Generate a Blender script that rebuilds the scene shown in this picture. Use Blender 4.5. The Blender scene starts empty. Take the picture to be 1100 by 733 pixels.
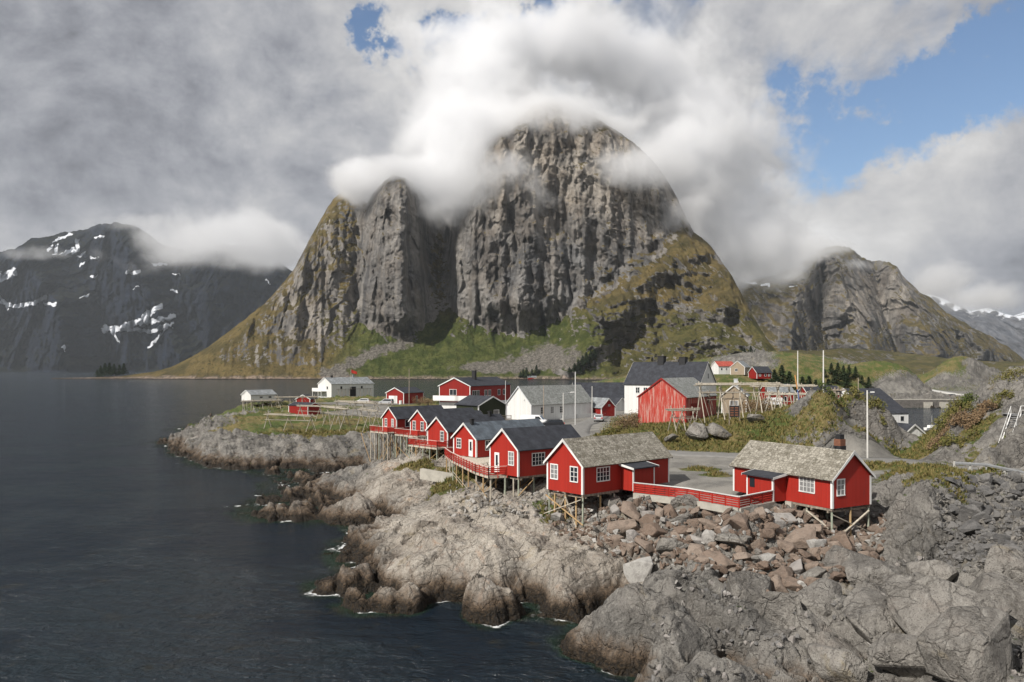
import bpy, bmesh, math, random
import numpy as np
from mathutils import Vector, Matrix
R = math.radians
random.seed(7)
rng = np.random.default_rng(11)
scn = bpy.context.scene
COL = scn.collection

# ------------------------------------------------------------------ camera, light, exposure
F = 855.0                      # focal length in photo pixels (1100 wide)
CAMZ = 18.0                    # camera height above the sea
cam_d = bpy.data.cameras.new('camera'); cam = bpy.data.objects.new('camera', cam_d); COL.objects.link(cam)
cam.location = (0, 0, CAMZ); cam.rotation_euler = (R(90), 0, 0)
cam_d.sensor_width = 36.0; cam_d.lens = 36.0 * F / 1100.0
cam_d.shift_y = (396.0 - 366.5) / 1100.0
cam_d.clip_start = 0.5; cam_d.clip_end = 60000
scn.camera = cam
scn.view_settings.view_transform = 'Standard'; scn.view_settings.look = 'None'
scn.view_settings.exposure = 0.16; scn.view_settings.gamma = 1.0
scn.view_settings.use_curve_mapping = False
cy = scn.cycles
cy.use_denoising = True
cy.max_bounces = 12; cy.diffuse_bounces = 2; cy.glossy_bounces = 2; cy.transmission_bounces = 3
cy.transparent_max_bounces = 8; cy.volume_bounces = 10
cy.volume_step_rate = 1.0; cy.volume_max_steps = 256
cy.sample_clamp_indirect = 6.0
cy.use_adaptive_sampling = True; cy.adaptive_threshold = 0.02

SUN_EL, SUN_S = 41.0, (-0.74, -0.67)          # where the sun stands: elevation, horizontal direction
SUN_AZ = math.atan2(SUN_S[0], SUN_S[1])
sd = bpy.data.lights.new('sun', 'SUN'); sd.energy = 4.9; sd.angle = R(0.5); sd.color = (1.0, 0.945, 0.87)
sun = bpy.data.objects.new('sun', sd); COL.objects.link(sun); sun.location = (-60, -60, 80)
_s = Vector((SUN_S[0] * math.cos(R(SUN_EL)), SUN_S[1] * math.cos(R(SUN_EL)), math.sin(R(SUN_EL))))
sun.rotation_euler = _s.to_track_quat('Z', 'Y').to_euler()

# ------------------------------------------------------------------ node helper
class NT:
    def __init__(s, tree): s.t = tree; s.n = tree.nodes; s.l = tree.links
    def new(s, ty, props=None, **ins):
        nd = s.n.new(ty)
        for k, v in (props or {}).items(): setattr(nd, k, v)
        for k, v in ins.items():
            s.put(nd, k, v)
        return nd
    def put(s, nd, k, v):
        if k.startswith('i') and k[1:].isdigit(): sock = nd.inputs[int(k[1:])]
        else: sock = nd.inputs[k.replace('_', ' ')] if k.replace('_', ' ') in nd.inputs else nd.inputs[k]
        if isinstance(v, bpy.types.NodeSocket): s.l.new(v, sock)
        elif isinstance(v, bpy.types.Node): s.l.new(v.outputs[0], sock)
        else:
            if sock.type == 'RGBA' and len(v) == 3: v = (*v, 1)
            sock.default_value = v
    def m(s, op, a, b=0.0, c=None, clamp=False):
        nd = s.new('ShaderNodeMath', {'operation': op, 'use_clamp': clamp}, i0=a, i1=b)
        if c is not None: s.put(nd, 'i2', c)
        return nd.outputs[0]
    def vm(s, op, a, b=(0, 0, 0)):
        nd = s.new('ShaderNodeVectorMath', {'operation': op}, i0=a)
        if op == 'SCALE': s.put(nd, 'i3', b)
        else: s.put(nd, 'i1', b)
        return nd.outputs[0]
    def mix(s, f, a, b, mode='MIX'):
        nd = s.new('ShaderNodeMix', {'data_type': 'RGBA', 'blend_type': mode, 'clamp_factor': True})
        for i, v in ((0, f), (6, a), (7, b)): s.put(nd, 'i%d' % i, v)
        return nd.outputs[2]
    def ramp(s, f, lo, hi, a=0.0, b=1.0):        # smooth map range
        nd = s.new('ShaderNodeMapRange', {'interpolation_type': 'SMOOTHSTEP', 'clamp': True})
        for i, v in ((0, f), (1, lo), (2, hi), (3, a), (4, b)): s.put(nd, 'i%d' % i, v)
        return nd.outputs[0]
    def noise(s, vec, scale, detail=4, rough=0.55, dist=0.0):
        nd = s.new('ShaderNodeTexNoise', None, Vector=vec, Scale=scale, Detail=detail, Roughness=rough, Distortion=dist)
        return nd.outputs[0]
    def vor(s, vec, scale, feature='F1', out=0, rand=1.0):
        nd = s.new('ShaderNodeTexVoronoi', {'feature': feature}, Vector=vec, Scale=scale, Randomness=rand)
        return nd.outputs[out]
    def attr(s, name):
        nd = s.new('ShaderNodeAttribute', {'attribute_name': name}); return nd.outputs['Fac']
    def pos(s): return s.new('ShaderNodeNewGeometry').outputs['Position']
    def obj(s): return s.new('ShaderNodeTexCoord').outputs['Object']
    def scale(s, v, sc): return s.vm('MULTIPLY', v, sc)
    def sep(s, v): return s.new('ShaderNodeSeparateXYZ', None, i0=v).outputs
    def bump(s, h, strength=1.0, dist=0.1, normal=None):
        nd = s.new('ShaderNodeBump', None, Strength=strength, Distance=dist, Height=h)
        if normal is not None: s.put(nd, 'Normal', normal)
        return nd.outputs[0]

def material(name, fn, **kw):
    m = bpy.data.materials.new(name); m.use_nodes = True
    m.node_tree.nodes.clear(); T = NT(m.node_tree)
    out = T.new('ShaderNodeOutputMaterial')
    r = fn(T)
    T.l.new(r, out.inputs[0]) if not isinstance(r, dict) else None
    if isinstance(r, dict):
        for k, v in r.items(): T.l.new(v, out.inputs[k])
    return m
def principled(T, color, rough=0.8, normal=None, **kw):
    b = T.new('ShaderNodeBsdfPrincipled')
    T.put(b, 'Base Color', color); T.put(b, 'Roughness', rough)
    if normal is not None: T.put(b, 'Normal', normal)
    for k, v in kw.items(): T.put(b, k.replace('_', ' '), v)
    return b.outputs[0]

# ------------------------------------------------------------------ world: Nishita sky seen through broken cloud
w = bpy.data.worlds.new('World'); scn.world = w; w.use_nodes = True
w.node_tree.nodes.clear(); T = NT(w.node_tree)
sky = T.new('ShaderNodeTexSky', {'sky_type': 'NISHITA', 'sun_disc': False, 'sun_elevation': R(SUN_EL),
    'sun_rotation': SUN_AZ, 'altitude': 20.0, 'air_density': 1.0, 'dust_density': 0.6, 'ozone_density': 1.2})
d = T.new('ShaderNodeTexCoord').outputs['Generated']
dx, dy, dz = T.sep(T.vm('NORMALIZE', d))
az = T.m('MULTIPLY', T.m('ARCTAN2', dx, dy), 57.29578)             # degrees right of north
el = T.m('MULTIPLY', T.m('ARCSINE', dz), 57.29578)                 # degrees above the horizon
_wp = T.sep(T.new('ShaderNodeTexNoise', None, Vector=d, Scale=6.0, Detail=9.0, Roughness=.66).outputs['Color'])
azw = T.m('ADD', az, T.m('MULTIPLY', T.m('SUBTRACT', _wp[0], .5), 26.0)); elw = T.m('ADD', el, T.m('MULTIPLY', T.m('SUBTRACT', _wp[1], .5), 15.0))
up = T.m('ADD', T.m('MAXIMUM', dz, 0.0), 0.16)
plane = T.new('ShaderNodeCombineXYZ', None, i0=T.m('DIVIDE', dx, up), i1=T.m('DIVIDE', dy, up), i2=0.0).outputs[0]
def gap(a0, e0, sa, se, rot=0.0):
    c, s_ = math.cos(R(rot)), math.sin(R(rot))
    u = T.m('SUBTRACT', azw, a0); v = T.m('SUBTRACT', elw, e0)
    p = T.m('ADD', T.m('MULTIPLY', u, c / sa), T.m('MULTIPLY', v, s_ / sa))
    q = T.m('ADD', T.m('MULTIPLY', u, -s_ / se), T.m('MULTIPLY', v, c / se))
    r2 = T.m('ADD', T.m('MULTIPLY', p, p), T.m('MULTIPLY', q, q))
    return T.m('EXPONENT', T.m('MULTIPLY', r2, -1.0))
def addup(l):
    s = l[0]
    for x in l[1:]: s = T.m('ADD', s, x)
    return s
# blue openings between the clouds: compass direction, elevation, widths, tilt
opening = addup([gap(24.5, 15.5, 6.5, 3.1, 22), gap(31.5, 19.2, 6.0, 2.9, 12), gap(-6.2, 23.0, 1.9, 1.3, 20),
                 gap(0.5, 23.8, 2.6, 0.9, 10), gap(29, 24.8, 4.5, 1.3, 8), gap(8, 26.0, 4, .8, 0)])
bank = addup([gap(31.5, 9.5, 9, 3.8, 12), gap(30.5, 21.6, 10, 1.3, 28)])      # solid cloud banks beside them
n1 = T.noise(plane, 1.15, 8, 0.58, 0.35)
n2 = T.noise(T.vm('ADD', plane, (7.3, 2.1, 0)), 0.55, 4, 0.5, 0.2)
n3 = T.noise(T.vm('ADD', T.vm('MULTIPLY', d, (1, 1, 1.35)), (1.7, 4.1, 2)), 4.6, 10, 0.62, 0.35)
n4 = T.noise(T.vm('MULTIPLY', d, (1, 1, 1.2)), 16.0, 8, 0.62, 0.3)
cov = T.m('ADD', 0.62, T.m('MULTIPLY', T.m('SUBTRACT', n3, 0.5), 1.5))
cov = T.m('ADD', cov, T.m('MULTIPLY', T.m('SUBTRACT', n1, 0.5), 0.7))
cov = T.m('SUBTRACT', cov, T.m('MULTIPLY', opening, 1.15))
cov = T.m('ADD', cov, T.m('MULTIPLY', bank, 0.55))
cover = T.ramp(cov, -0.20, 0.52)
# brightness of the cloud: dark thick deck in the west, thin bright cloud in the middle
thick = gap(-27, 18, 19, 12, 0)
thick2 = gap(-20, 6.5, 16, 2.2, 3)
br = T.m('ADD', 0.455, T.m('MULTIPLY', T.m('SUBTRACT', n3, 0.5), 0.85))
br = T.m('ADD', br, T.m('MULTIPLY', T.m('SUBTRACT', n2, 0.5), 0.42))
br = T.m('ADD', br, T.m('MULTIPLY', T.m('SUBTRACT', n1, 0.5), 0.30))
br = T.m('ADD', br, T.m('MULTIPLY', gap(1, 18, 15, 9, 0), 0.27))
br = T.m('SUBTRACT', br, T.m('MULTIPLY', thick, 0.23))
br = T.m('ADD', br, T.m('MULTIPLY', thick2, 0.06))
br = T.m('ADD', br, T.m('MULTIPLY', T.m('SUBTRACT', n4, 0.5), 0.30))
br = T.m('MINIMUM', T.m('MAXIMUM', br, 0.15), .92)
tint = T.mix(T.ramp(br, 0.22, 0.62), (0.93, 0.965, 1.08, 1), (1.0, 0.99, 0.985, 1))
cloudc = T.vm('SCALE', tint, T.m('MULTIPLY', br, 10.0))
skyc = T.mix(1.0, sky.outputs[0], (0.92, 0.98, 1.05, 1), 'MULTIPLY')
colr = T.mix(cover, skyc, cloudc)
low = T.ramp(el, -4.0, 0.0)
colr = T.mix(low, (1.6, 1.75, 1.9, 1), colr)
bg = T.new('ShaderNodeBackground', None, Color=colr, Strength=0.1)
wo = T.new('ShaderNodeOutputWorld'); T.l.new(bg.outputs[0], wo.inputs[0])
w.cycles.sampling_method = 'MANUAL'; w.cycles.sample_map_resolution = 1024

# ------------------------------------------------------------------ numpy noise
def _hash(ix, iy, iz, seed):
    h = (ix.astype(np.int64) * 374761393 + iy.astype(np.int64) * 668265263 + iz.astype(np.int64) * 2147483647 + seed * 144665) & 0xffffffff
    h = ((h ^ (h >> 13)) * 1274126177) & 0xffffffff
    h = ((h ^ (h >> 15)) * 2246822519) & 0xffffffff
    return h ^ (h >> 16)
def vnoise(x, y, z=None, seed=0):
    """gradient-ish value noise in -1..1"""
    if z is None: z = np.zeros_like(x)
    xi, yi, zi = np.floor(x), np.floor(y), np.floor(z)
    fx, fy, fz = x - xi, y - yi, z - zi
    u, v, w_ = [t * t * t * (t * (t * 6 - 15) + 10) for t in (fx, fy, fz)]
    xi, yi, zi = xi.astype(np.int64), yi.astype(np.int64), zi.astype(np.int64)
    two_d = not np.any(z)
    def g(ox, oy, oz):
        h = _hash(xi + ox, yi + oy, zi + oz, seed)
        gx = (h & 1023) / 511.5 - 1; gy = ((h >> 10) & 1023) / 511.5 - 1; gz = ((h >> 20) & 1023) / 511.5 - 1
        return gx * (fx - ox) + gy * (fy - oy) + gz * (fz - oz)
    def lerp(a, b, t): return a + (b - a) * t
    a = lerp(lerp(g(0, 0, 0), g(1, 0, 0), u), lerp(g(0, 1, 0), g(1, 1, 0), u), v)
    if two_d: return a * 1.3
    b = lerp(lerp(g(0, 0, 1), g(1, 0, 1), u), lerp(g(0, 1, 1), g(1, 1, 1), u), v)
    return lerp(a, b, w_) * 1.3
def fbm(x, y, z=None, octv=4, seed=0, gain=0.5, lac=2.03):
    s = 0; a = 1.0; t = 0
    for i in range(octv):
        s = s + a * vnoise(x, y, z, seed + i * 17); t += a; a *= gain
        x = x * lac + 3.1; y = y * lac + 1.7
        if z is not None: z = z * lac + 0.9
    return s / t
def ridged(x, y, z=None, octv=4, seed=0, gain=0.5, lac=2.1):
    s = 0; a = 1.0; t = 0
    for i in range(octv):
        s = s + a * (1 - np.minimum(np.abs(vnoise(x, y, z, seed + i * 31)) * 2.2, 1)); t += a; a *= gain
        x = x * lac + 5.1; y = y * lac + 2.7
        if z is not None: z = z * lac + 0.9
    return s / t
def voronoi(x, y, seed=0):
    """returns F1, F2, and three random values of the nearest cell"""
    xi = np.floor(x).astype(np.int64); yi = np.floor(y).astype(np.int64)
    f1 = np.full(x.shape, 9.0); f2 = np.full(x.shape, 9.0); hid = np.zeros(x.shape, np.int64)
    cx = np.zeros(x.shape); cyy = np.zeros(x.shape)
    for ox in (-1, 0, 1):
        for oy in (-1, 0, 1):
            h = _hash(xi + ox, yi + oy, xi * 0, seed)
            px_ = xi + ox + (h & 1023) / 1023.0; py_ = yi + oy + ((h >> 10) & 1023) / 1023.0
            dd = np.hypot(px_ - x, py_ - y)
            c = dd < f1
            f2 = np.where(c, f1, np.minimum(f2, dd)); f1 = np.where(c, dd, f1); hid = np.where(c, h, hid)
            cx = np.where(c, px_ - x, cx); cyy = np.where(c, py_ - y, cyy)
    return f1, f2, ((hid >> 3) & 1023) / 1023.0, ((hid >> 9) & 1023) / 1023.0, ((hid >> 17) & 1023) / 1023.0, cx, cyy
def sstep(x, a, b):
    t = np.clip((x - a) / (b - a), 0, 1); return t * t * (3 - 2 * t)
def PX(px, py, z=0.0):      # a point of the place: bearing px, on the level z, seen at py
    Y = F * (CAMZ - z) / (py - 396.0); return Vector(((px - 550) / F * Y, Y, z))
def AT(px, Y, z=0.0): return Vector(((px - 550) / F * Y, Y, z))

# ------------------------------------------------------------------ object helpers
def link(o, parent=None):
    COL.objects.link(o)
    if parent is not None: o.parent = parent
    return o
def tag(o, label=None, cat=None, group=None, kind=None):
    if label: o['label'] = label
    if cat: o['category'] = cat
    if group: o['group'] = group
    if kind: o['kind'] = kind
    return o
def grid_mesh(name, V, mat, attrs=None, smooth=True):
    """V: (rows, cols, 3) array"""
    nr, nc = V.shape[:2]
    me = bpy.data.meshes.new(name)
    me.vertices.add(nr * nc); me.vertices.foreach_set('co', V.reshape(-1).astype(np.float32))
    idx = np.arange(nr * nc).reshape(nr, nc)
    q = np.stack([idx[:-1, :-1], idx[:-1, 1:], idx[1:, 1:], idx[1:, :-1]], -1).reshape(-1, 4)
    n = len(q)
    me.loops.add(n * 4); me.loops.foreach_set('vertex_index', q.reshape(-1).astype(np.int32))
    me.polygons.add(n); me.polygons.foreach_set('loop_start', (np.arange(n) * 4).astype(np.int32))
    me.polygons.foreach_set('use_smooth', np.full(n, smooth))
    me.update(calc_edges=True)
    for k, a in (attrs or {}).items():
        at = me.attributes.new(k, 'FLOAT', 'POINT'); at.data.foreach_set('value', a.reshape(-1).astype(np.float32))
    me.materials.append(mat)
    return bpy.data.objects.new(name, me)
# ------------------------------------------------------------------ mesh collector
class MB:
    def __init__(s): s.v = []; s.f = []
    def quad(s, *p):
        i = len(s.v); s.v += [tuple(q) for q in p]; s.f.append(tuple(range(i, i + len(p))))
    def box(s, x0, y0, z0, x1, y1, z1, M=None):
        i = len(s.v); p = [(x0, y0, z0), (x1, y0, z0), (x1, y1, z0), (x0, y1, z0), (x0, y0, z1), (x1, y0, z1), (x1, y1, z1), (x0, y1, z1)]
        if M is not None: p = [tuple(M @ Vector(q)) for q in p]
        s.v += p; s.f += [tuple(i + k for k in f) for f in ((0, 3, 2, 1), (4, 5, 6, 7), (0, 1, 5, 4), (1, 2, 6, 5), (2, 3, 7, 6), (3, 0, 4, 7))]
    def bar(s, a, b, w=.1, h=None, n=4):
        """a beam between two points, n sided"""
        a, b = Vector(a), Vector(b); d = (b - a)
        if d.length < 1e-6: return
        d.normalize(); up_ = Vector((0, 0, 1)) if abs(d.z) < .95 else Vector((0, 1, 0))
        sx = d.cross(up_).normalized(); sy = sx.cross(d).normalized(); h = h or w
        i = len(s.v)
        for p in (a, b):
            for k in range(n):
                t = 2 * math.pi * (k + .5) / n; r = 1 / math.cos(math.pi / n) if n == 4 else 1
                s.v.append(tuple(p + sx * math.cos(t) * w * .5 * r + sy * math.sin(t) * h * .5 * r))
        for k in range(n): s.f.append((i + k, i + (k + 1) % n, i + n + (k + 1) % n, i + n + k))
        s.f.append(tuple(i + k for k in reversed(range(n)))); s.f.append(tuple(i + n + k for k in range(n)))
    def prism(s, poly, z0, z1):
        i = len(s.v); n = len(poly); s.v += [(x, y, z0) for x, y in poly] + [(x, y, z1) for x, y in poly]
        s.f += [(i + k, i + (k + 1) % n, i + n + (k + 1) % n, i + n + k) for k in range(n)]
        s.f += [tuple(i + k for k in reversed(range(n))), tuple(i + n + k for k in range(n))]
    def build(s, name, mat, parent=None, smooth=False):
        me = bpy.data.meshes.new(name); me.from_pydata(s.v, [], s.f); me.materials.append(mat)
        if smooth: me.polygons.foreach_set('use_smooth', [True] * len(me.polygons))
        bm = bmesh.new(); bm.from_mesh(me); bmesh.ops.recalc_face_normals(bm, faces=bm.faces); bm.to_mesh(me); bm.free()
        return link(bpy.data.objects.new(name, me), parent)
# ------------------------------------------------------------------ materials of the land
def rock_color(T, P, warm, lich=True):
    """bare gneiss: big patches, mineral bands, cracks, lichen"""
    a = T.noise(P, 0.16, 5, 0.6); b = T.noise(T.scale(P, (1, 1, 2.2)), 0.9, 6, 0.65, 0.6); c = T.noise(P, 5.0, 5, 0.7)
    grey = T.mix(T.ramp(a, .35, .65), (0.125, 0.119, 0.110, 1), (0.245, 0.232, 0.212, 1))
    wrm = T.mix(T.ramp(a, .35, .65), (0.26, 0.23, 0.195, 1), (0.41, 0.375, 0.325, 1))
    col = T.mix(warm, grey, wrm)
    col = T.mix(T.ramp(b, .50, .72, 0, .55), col, T.mix(warm, (0.055, 0.052, 0.05, 1), (0.15, 0.115, 0.09, 1)))
    col = T.mix(T.ramp(T.noise(T.scale(P, (1, 1, 1)), 0.35, 6, .6, 1.2), .56, .70, 0, .75), col, T.mix(warm, (0.20, 0.19, 0.175, 1), (0.36, 0.24, 0.165, 1)))
    col = T.mix(T.ramp(c, .54, .70, 0, .55), col, T.mix(warm, (0.30, 0.29, 0.27, 1), (0.50, 0.46, 0.42, 1)))
    col = T.mix(T.ramp(T.noise(P, 13.0, 3, .6), .54, .68, 0, .75), col, (0.045, 0.04, 0.035, 1))
    col = T.mix(T.ramp(T.noise(P, .26, 5, .7, .6), .58, .70, 0, .42), col, (0.25, 0.195, 0.095, 1))      # ochre lichen
    # long joints and bedding cracks
    rot = T.new('ShaderNodeVectorRotate', {'rotation_type': 'Z_AXIS'}, Vector=P, Angle=0.62).outputs[0]
    wv = T.vm('SCALE', T.vm('SUBTRACT', T.new('ShaderNodeTexNoise', None, Vector=rot, Scale=.7, Detail=4.0, Roughness=.6).outputs['Color'], (.5, .5, .5)), 1.6)
    J = T.scale(T.vm('ADD', rot, wv), (1.0, .26, .8)); J2 = T.scale(T.vm('ADD', rot, wv), (.42, 1.0, 1.1))
    fade = T.ramp(T.noise(P, .45, 3, .5), .42, .58)
    k1 = T.vor(J, .52, 'DISTANCE_TO_EDGE'); k2 = T.vor(J2, .95, 'DISTANCE_TO_EDGE')
    st = T.noise(T.scale(T.vm('ADD', rot, T.vm('SCALE', wv, .35)), (2.6, .16, 2.0)), 1.3, 5, .65)      # mineral banding along the strike
    col = T.mix(T.ramp(st, .53, .66, 0, .55), col, T.mix(warm, (0.08, 0.075, 0.07, 1), (0.17, 0.14, 0.11, 1))); col = T.mix(T.ramp(st, .34, .44, .45, 0), col, T.mix(warm, (0.30, 0.29, 0.265, 1), (0.50, 0.465, 0.42, 1)))
    e1 = T.m('MINIMUM', k1, T.m('ADD', k2, T.m('MULTIPLY', fade, .05)))
    col = T.mix(T.ramp(k1, 0.0, 0.016, .48, 0), col, (0.04, 0.034, 0.027, 1)); col = T.mix(T.m('MULTIPLY', T.ramp(k2, 0.0, 0.02, .30, 0), T.m('SUBTRACT', 1.0, fade)), col, (0.05, 0.042, 0.033, 1))
    return col, b, c, e1

def land_shader(T):
    P = T.pos(); x, y, z = T.sep(P)
    nz = T.sep(T.new('ShaderNodeNewGeometry').outputs['Normal'])[2]
    warm = T.attr('warm'); grass = T.attr('grass'); grav = T.attr('gravel')
    warm = T.m('ADD', warm, T.m('MULTIPLY', T.m('SUBTRACT', T.noise(P, 0.09, 4, .55), .5), 1.1), clamp=True)
    rock, b, c, e1 = rock_color(T, P, warm)
    nlow = T.noise(T.scale(P, (1, 1, .6)), 0.5, 5, .65)
    zz = T.m('ADD', z, T.m('MULTIPLY', T.m('SUBTRACT', nlow, .5), -2.6))
    rock = T.mix(T.ramp(zz, 1.0, 2.3, .88, 0), rock, T.mix(T.ramp(c, .35, .65), (0.050, 0.034, 0.022, 1), (0.135, 0.090, 0.055, 1)))   # ochre weed belt
    rock = T.mix(T.ramp(zz, .6, 1.35, 1, 0), rock, T.mix(T.ramp(c, .4, .7), (0.014, 0.012, 0.010, 1), (0.05, 0.035, 0.02, 1)))           # wet black belt
    # grass and moss
    gn = T.noise(P, 1.3, 6, .65); gb = T.noise(P, 0.12, 4, .6)
    gcol = T.mix(T.ramp(gb, .40, .62), (0.072, 0.098, 0.024, 1), (0.185, 0.145, 0.062, 1))
    gcol = T.mix(T.ramp(gn, .48, .68), gcol, (0.055, 0.085, 0.016, 1))
    gcol = T.mix(T.ramp(T.noise(P, 4.5, 4, .7), .55, .72, 0, .8), gcol, (0.26, 0.20, 0.11, 1))
    gcol = T.mix(T.ramp(T.noise(P, 9.5, 2, .7), .58, .75, 0, .6), gcol, (0.03, 0.04, 0.012, 1))
    gm = T.m('ADD', grass, T.m('MULTIPLY', T.m('SUBTRACT', gn, .5), 1.3))
    gm = T.m('ADD', gm, T.m('MULTIPLY', T.m('SUBTRACT', nz, .78), 1.1))
    gmask = T.ramp(gm, .48, .62)
    # gravel yards
    vc = T.new('ShaderNodeTexVoronoi', None, Vector=P, Scale=7.0)
    gr = T.mix(T.ramp(T.noise(P, .35, 5, .6), .38, .64), (0.12, 0.115, 0.105, 1), (0.21, 0.20, 0.18, 1))
    gr = T.mix(T.ramp(T.noise(P, 7.0, 4, .7), .45, .7, 0, .6), gr, (0.26, 0.25, 0.23, 1))
    gr = T.mix(T.ramp(T.noise(P, .12, 3, .5, 1.), .52, .7, 0, .6), gr, (0.10, 0.095, 0.085, 1))
    gmk = T.ramp(T.m('ADD', grav, T.m('MULTIPLY', T.m('SUBTRACT', T.noise(P, .9, 4, .6), .5), .5)), .42, .58)
    gmask = T.m('MULTIPLY', gmask, T.m('SUBTRACT', 1.0, T.m('MULTIPLY', gmk, .92)))
    col = T.mix(gmk, rock, gr); col = T.mix(gmask, col, gcol)
    # bump
    fine = T.noise(P, 3.2, 8, .68); med = T.noise(T.scale(P, (1, 1, 1.6)), 0.9, 5, .6, .5)
    h = T.m('ADD', T.m('MULTIPLY', fine, .30), T.m('MULTIPLY', med, .55))
    h = T.m('ADD', h, T.m('MULTIPLY', T.noise(P, 11.0, 5, .7), .06))
    h = T.m('SUBTRACT', h, T.m('MULTIPLY', T.ramp(e1, 0, .05, 1, 0), .12))
    h = T.m('MULTIPLY', h, T.m('SUBTRACT', 1.0, T.m('MULTIPLY', gmk, .85)))
    h = T.m('ADD', h, T.m('MULTIPLY', T.noise(P, 9.0, 4, .7), T.m('MULTIPLY', gmask, .10)))
    nrm = T.bump(h, 1.0, 0.9)
    rg = T.m('SUBTRACT', .92, T.m('MULTIPLY', T.ramp(zz, .1, .9, 1, 0), .5))
    return principled(T, col, rg, nrm, Specular_IOR_Level=0.25)
M_LAND = material('land', land_shader)

# ------------------------------------------------------------------ near land: one sheet from the rocks at the camera's feet to the far side of the harbour
# table: bearing (photo px), seen at (photo py) or distance, height, class
# classes  W warm slab  G grey rock  V gravel yard  T turf  D dark wet rock  S scree
CP = []
def c_(px, py, z, k, byY=False):
    Y = py if byY else F * (CAMZ - z) / (py - 396.0)
    CP.append(((px - 550) / F, math.log(Y), z, k))
shore = [(870, 815), (760, 760), (690, 735), (640, 716), (603, 690), (624, 673), (652, 656), (627, 663), (561, 662), (495, 662), (409, 660),
         (366, 654), (349, 639), (361, 628), (385, 617), (373, 600), (373, 587), (390, 573), (408, 560), (397, 556), (360, 556),
         (340, 551), (346, 542), (322, 533), (330, 520), (350, 511), (372, 508), (336, 508), (291, 508), (241, 505), (205, 496), (187, 485)]
for p in shore: c_(p[0], p[1], -0.1, 'D')
sea = [(640, 745), (590, 705), (560, 690), (560, 673), (500, 672), (409, 672), (350, 664), (334, 640), (345, 620), (355, 600), (355, 580), (370, 566),
       (330, 562), (300, 560), (280, 530), (255, 552), (315, 517), (290, 516), (241, 515), (195, 505), (170, 487)]
for p in sea: c_(p[0], p[1], -1.5, 'D')
for p in [(560, 800), (480, 733), (300, 733), (150, 700), (300, 640), (150, 560), (225, 545), (120, 500), (100, 470), (620, 900), (500, 1000)]: c_(p[0], p[1], -5, 'D')
for px, Y in [(150, 170), (150, 260), (180, 330), (260, 420), (400, 440), (560, 430), (700, 520), (100, 600), (400, 700), (600, 750)]: c_(px, Y, -4.5, 'D', 1)
for px, Y in [(205, 214), (228, 255), (258, 300), (300, 330), (400, 345), (500, 350), (600, 340), (660, 350)]: c_(px, Y, -.3, 'G', 1)
# headland with the drying racks
for px, py, z, k in [(205, 478, 1.8, 'G'), (225, 485, 2.0, 'G'), (215, 462, 3.4, 'G'), (240, 470, 3.4, 'G'), (250, 490, 1.6, 'G'), (290, 493, 1.5, 'G'), (340, 492, 1.6, 'G'),
    (280, 475, 3.4, 'G'), (330, 478, 3.2, 'G'), (380, 484, 2.4, 'G'), (385, 474, 3.6, 'G'), (262, 460, 4.6, 'T'), (300, 462, 4.6, 'T'), (350, 466, 4.3, 'T'), (250, 447, 5.6, 'G'), (235, 450, 4.8, 'G'),
    (280, 447, 6.0, 'T'), (330, 452, 5.4, 'T'), (370, 455, 5.4, 'T'), (400, 462, 5.0, 'T'), (405, 478, 3.2, 'G'), (395, 492, 1.6, 'G'), (300, 437, 6.8, 'T'), (350, 440, 6.7, 'T'), (390, 441, 7.0, 'V'), (260, 436, 6.6, 'T'),
    (340, 431, 7.0, 'T'), (400, 433, 7.6, 'V'), (400, 428, 7.6, 'T'), (440, 433, 7.2, 'T')]: c_(px, py, z, k)
[c_(px, py, z, 'D') for px, py, z in [(283, 549, .35), (296, 548.5, .55), (312, 547, .7), (328, 545, .6), (268, 540, .1)]]
c_(410, 505, 1.3, 'G'); c_(405, 498, 1.2, 'G')
# rock knoll under the far cabins, and the ramp
for px, py, z, k in [(340, 536, .8, 'D'), (365, 520, 1.6, 'G'), (385, 508, 2.2, 'G'), (372, 538, 2.0, 'W'), (400, 540, 2.0, 'W'), (410, 520, 3.4, 'W'), (425, 498, 4.2, 'W'), (445, 497, 4.6, 'W'),
    (430, 515, 3.9, 'W'), (450, 530, 2.6, 'W'), (420, 548, .9, 'D'), (440, 545, 1.5, 'W'), (455, 500, 5.0, 'T'), (465, 488, 5.6, 'T'), (475, 500, 4.9, 'W'), (500, 505, 5.0, 'T'), (480, 522, 4.1, 'T')]: c_(px, py, z, k)
# pink slab
for px, py, z, k in [(430, 560, 2.4, 'W'), (395, 590, .7, 'D'), (410, 575, 1.7, 'W'), (450, 580, 2.9, 'W'), (400, 612, .8, 'D'), (440, 610, 2.1, 'W'), (490, 550, 4.0, 'W'), (500, 580, 3.5, 'W'), (520, 605, 2.8, 'W'),
    (385, 643, .4, 'D'), (410, 638, 1.0, 'W'), (450, 642, 1.0, 'W'), (500, 638, 1.5, 'W'), (550, 640, 1.5, 'W'), (600, 640, 1.4, 'W'), (560, 560, 4.2, 'W'), (560, 585, 3.4, 'W'), (600, 605, 2.9, 'W'), (640, 610, 2.7, 'W'),
    (640, 635, 1.3, 'W'), (520, 530, 4.7, 'W'), (560, 537, 4.7, 'W'), (600, 555, 4.5, 'T'), (628, 578, 3.6, 'W'), (655, 590, 3.4, 'W'), (665, 612, 2.5, 'W'), (672, 630, 1.6, 'W'), (690, 610, 2.6, 'S')]: c_(px, py, z, k)
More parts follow.
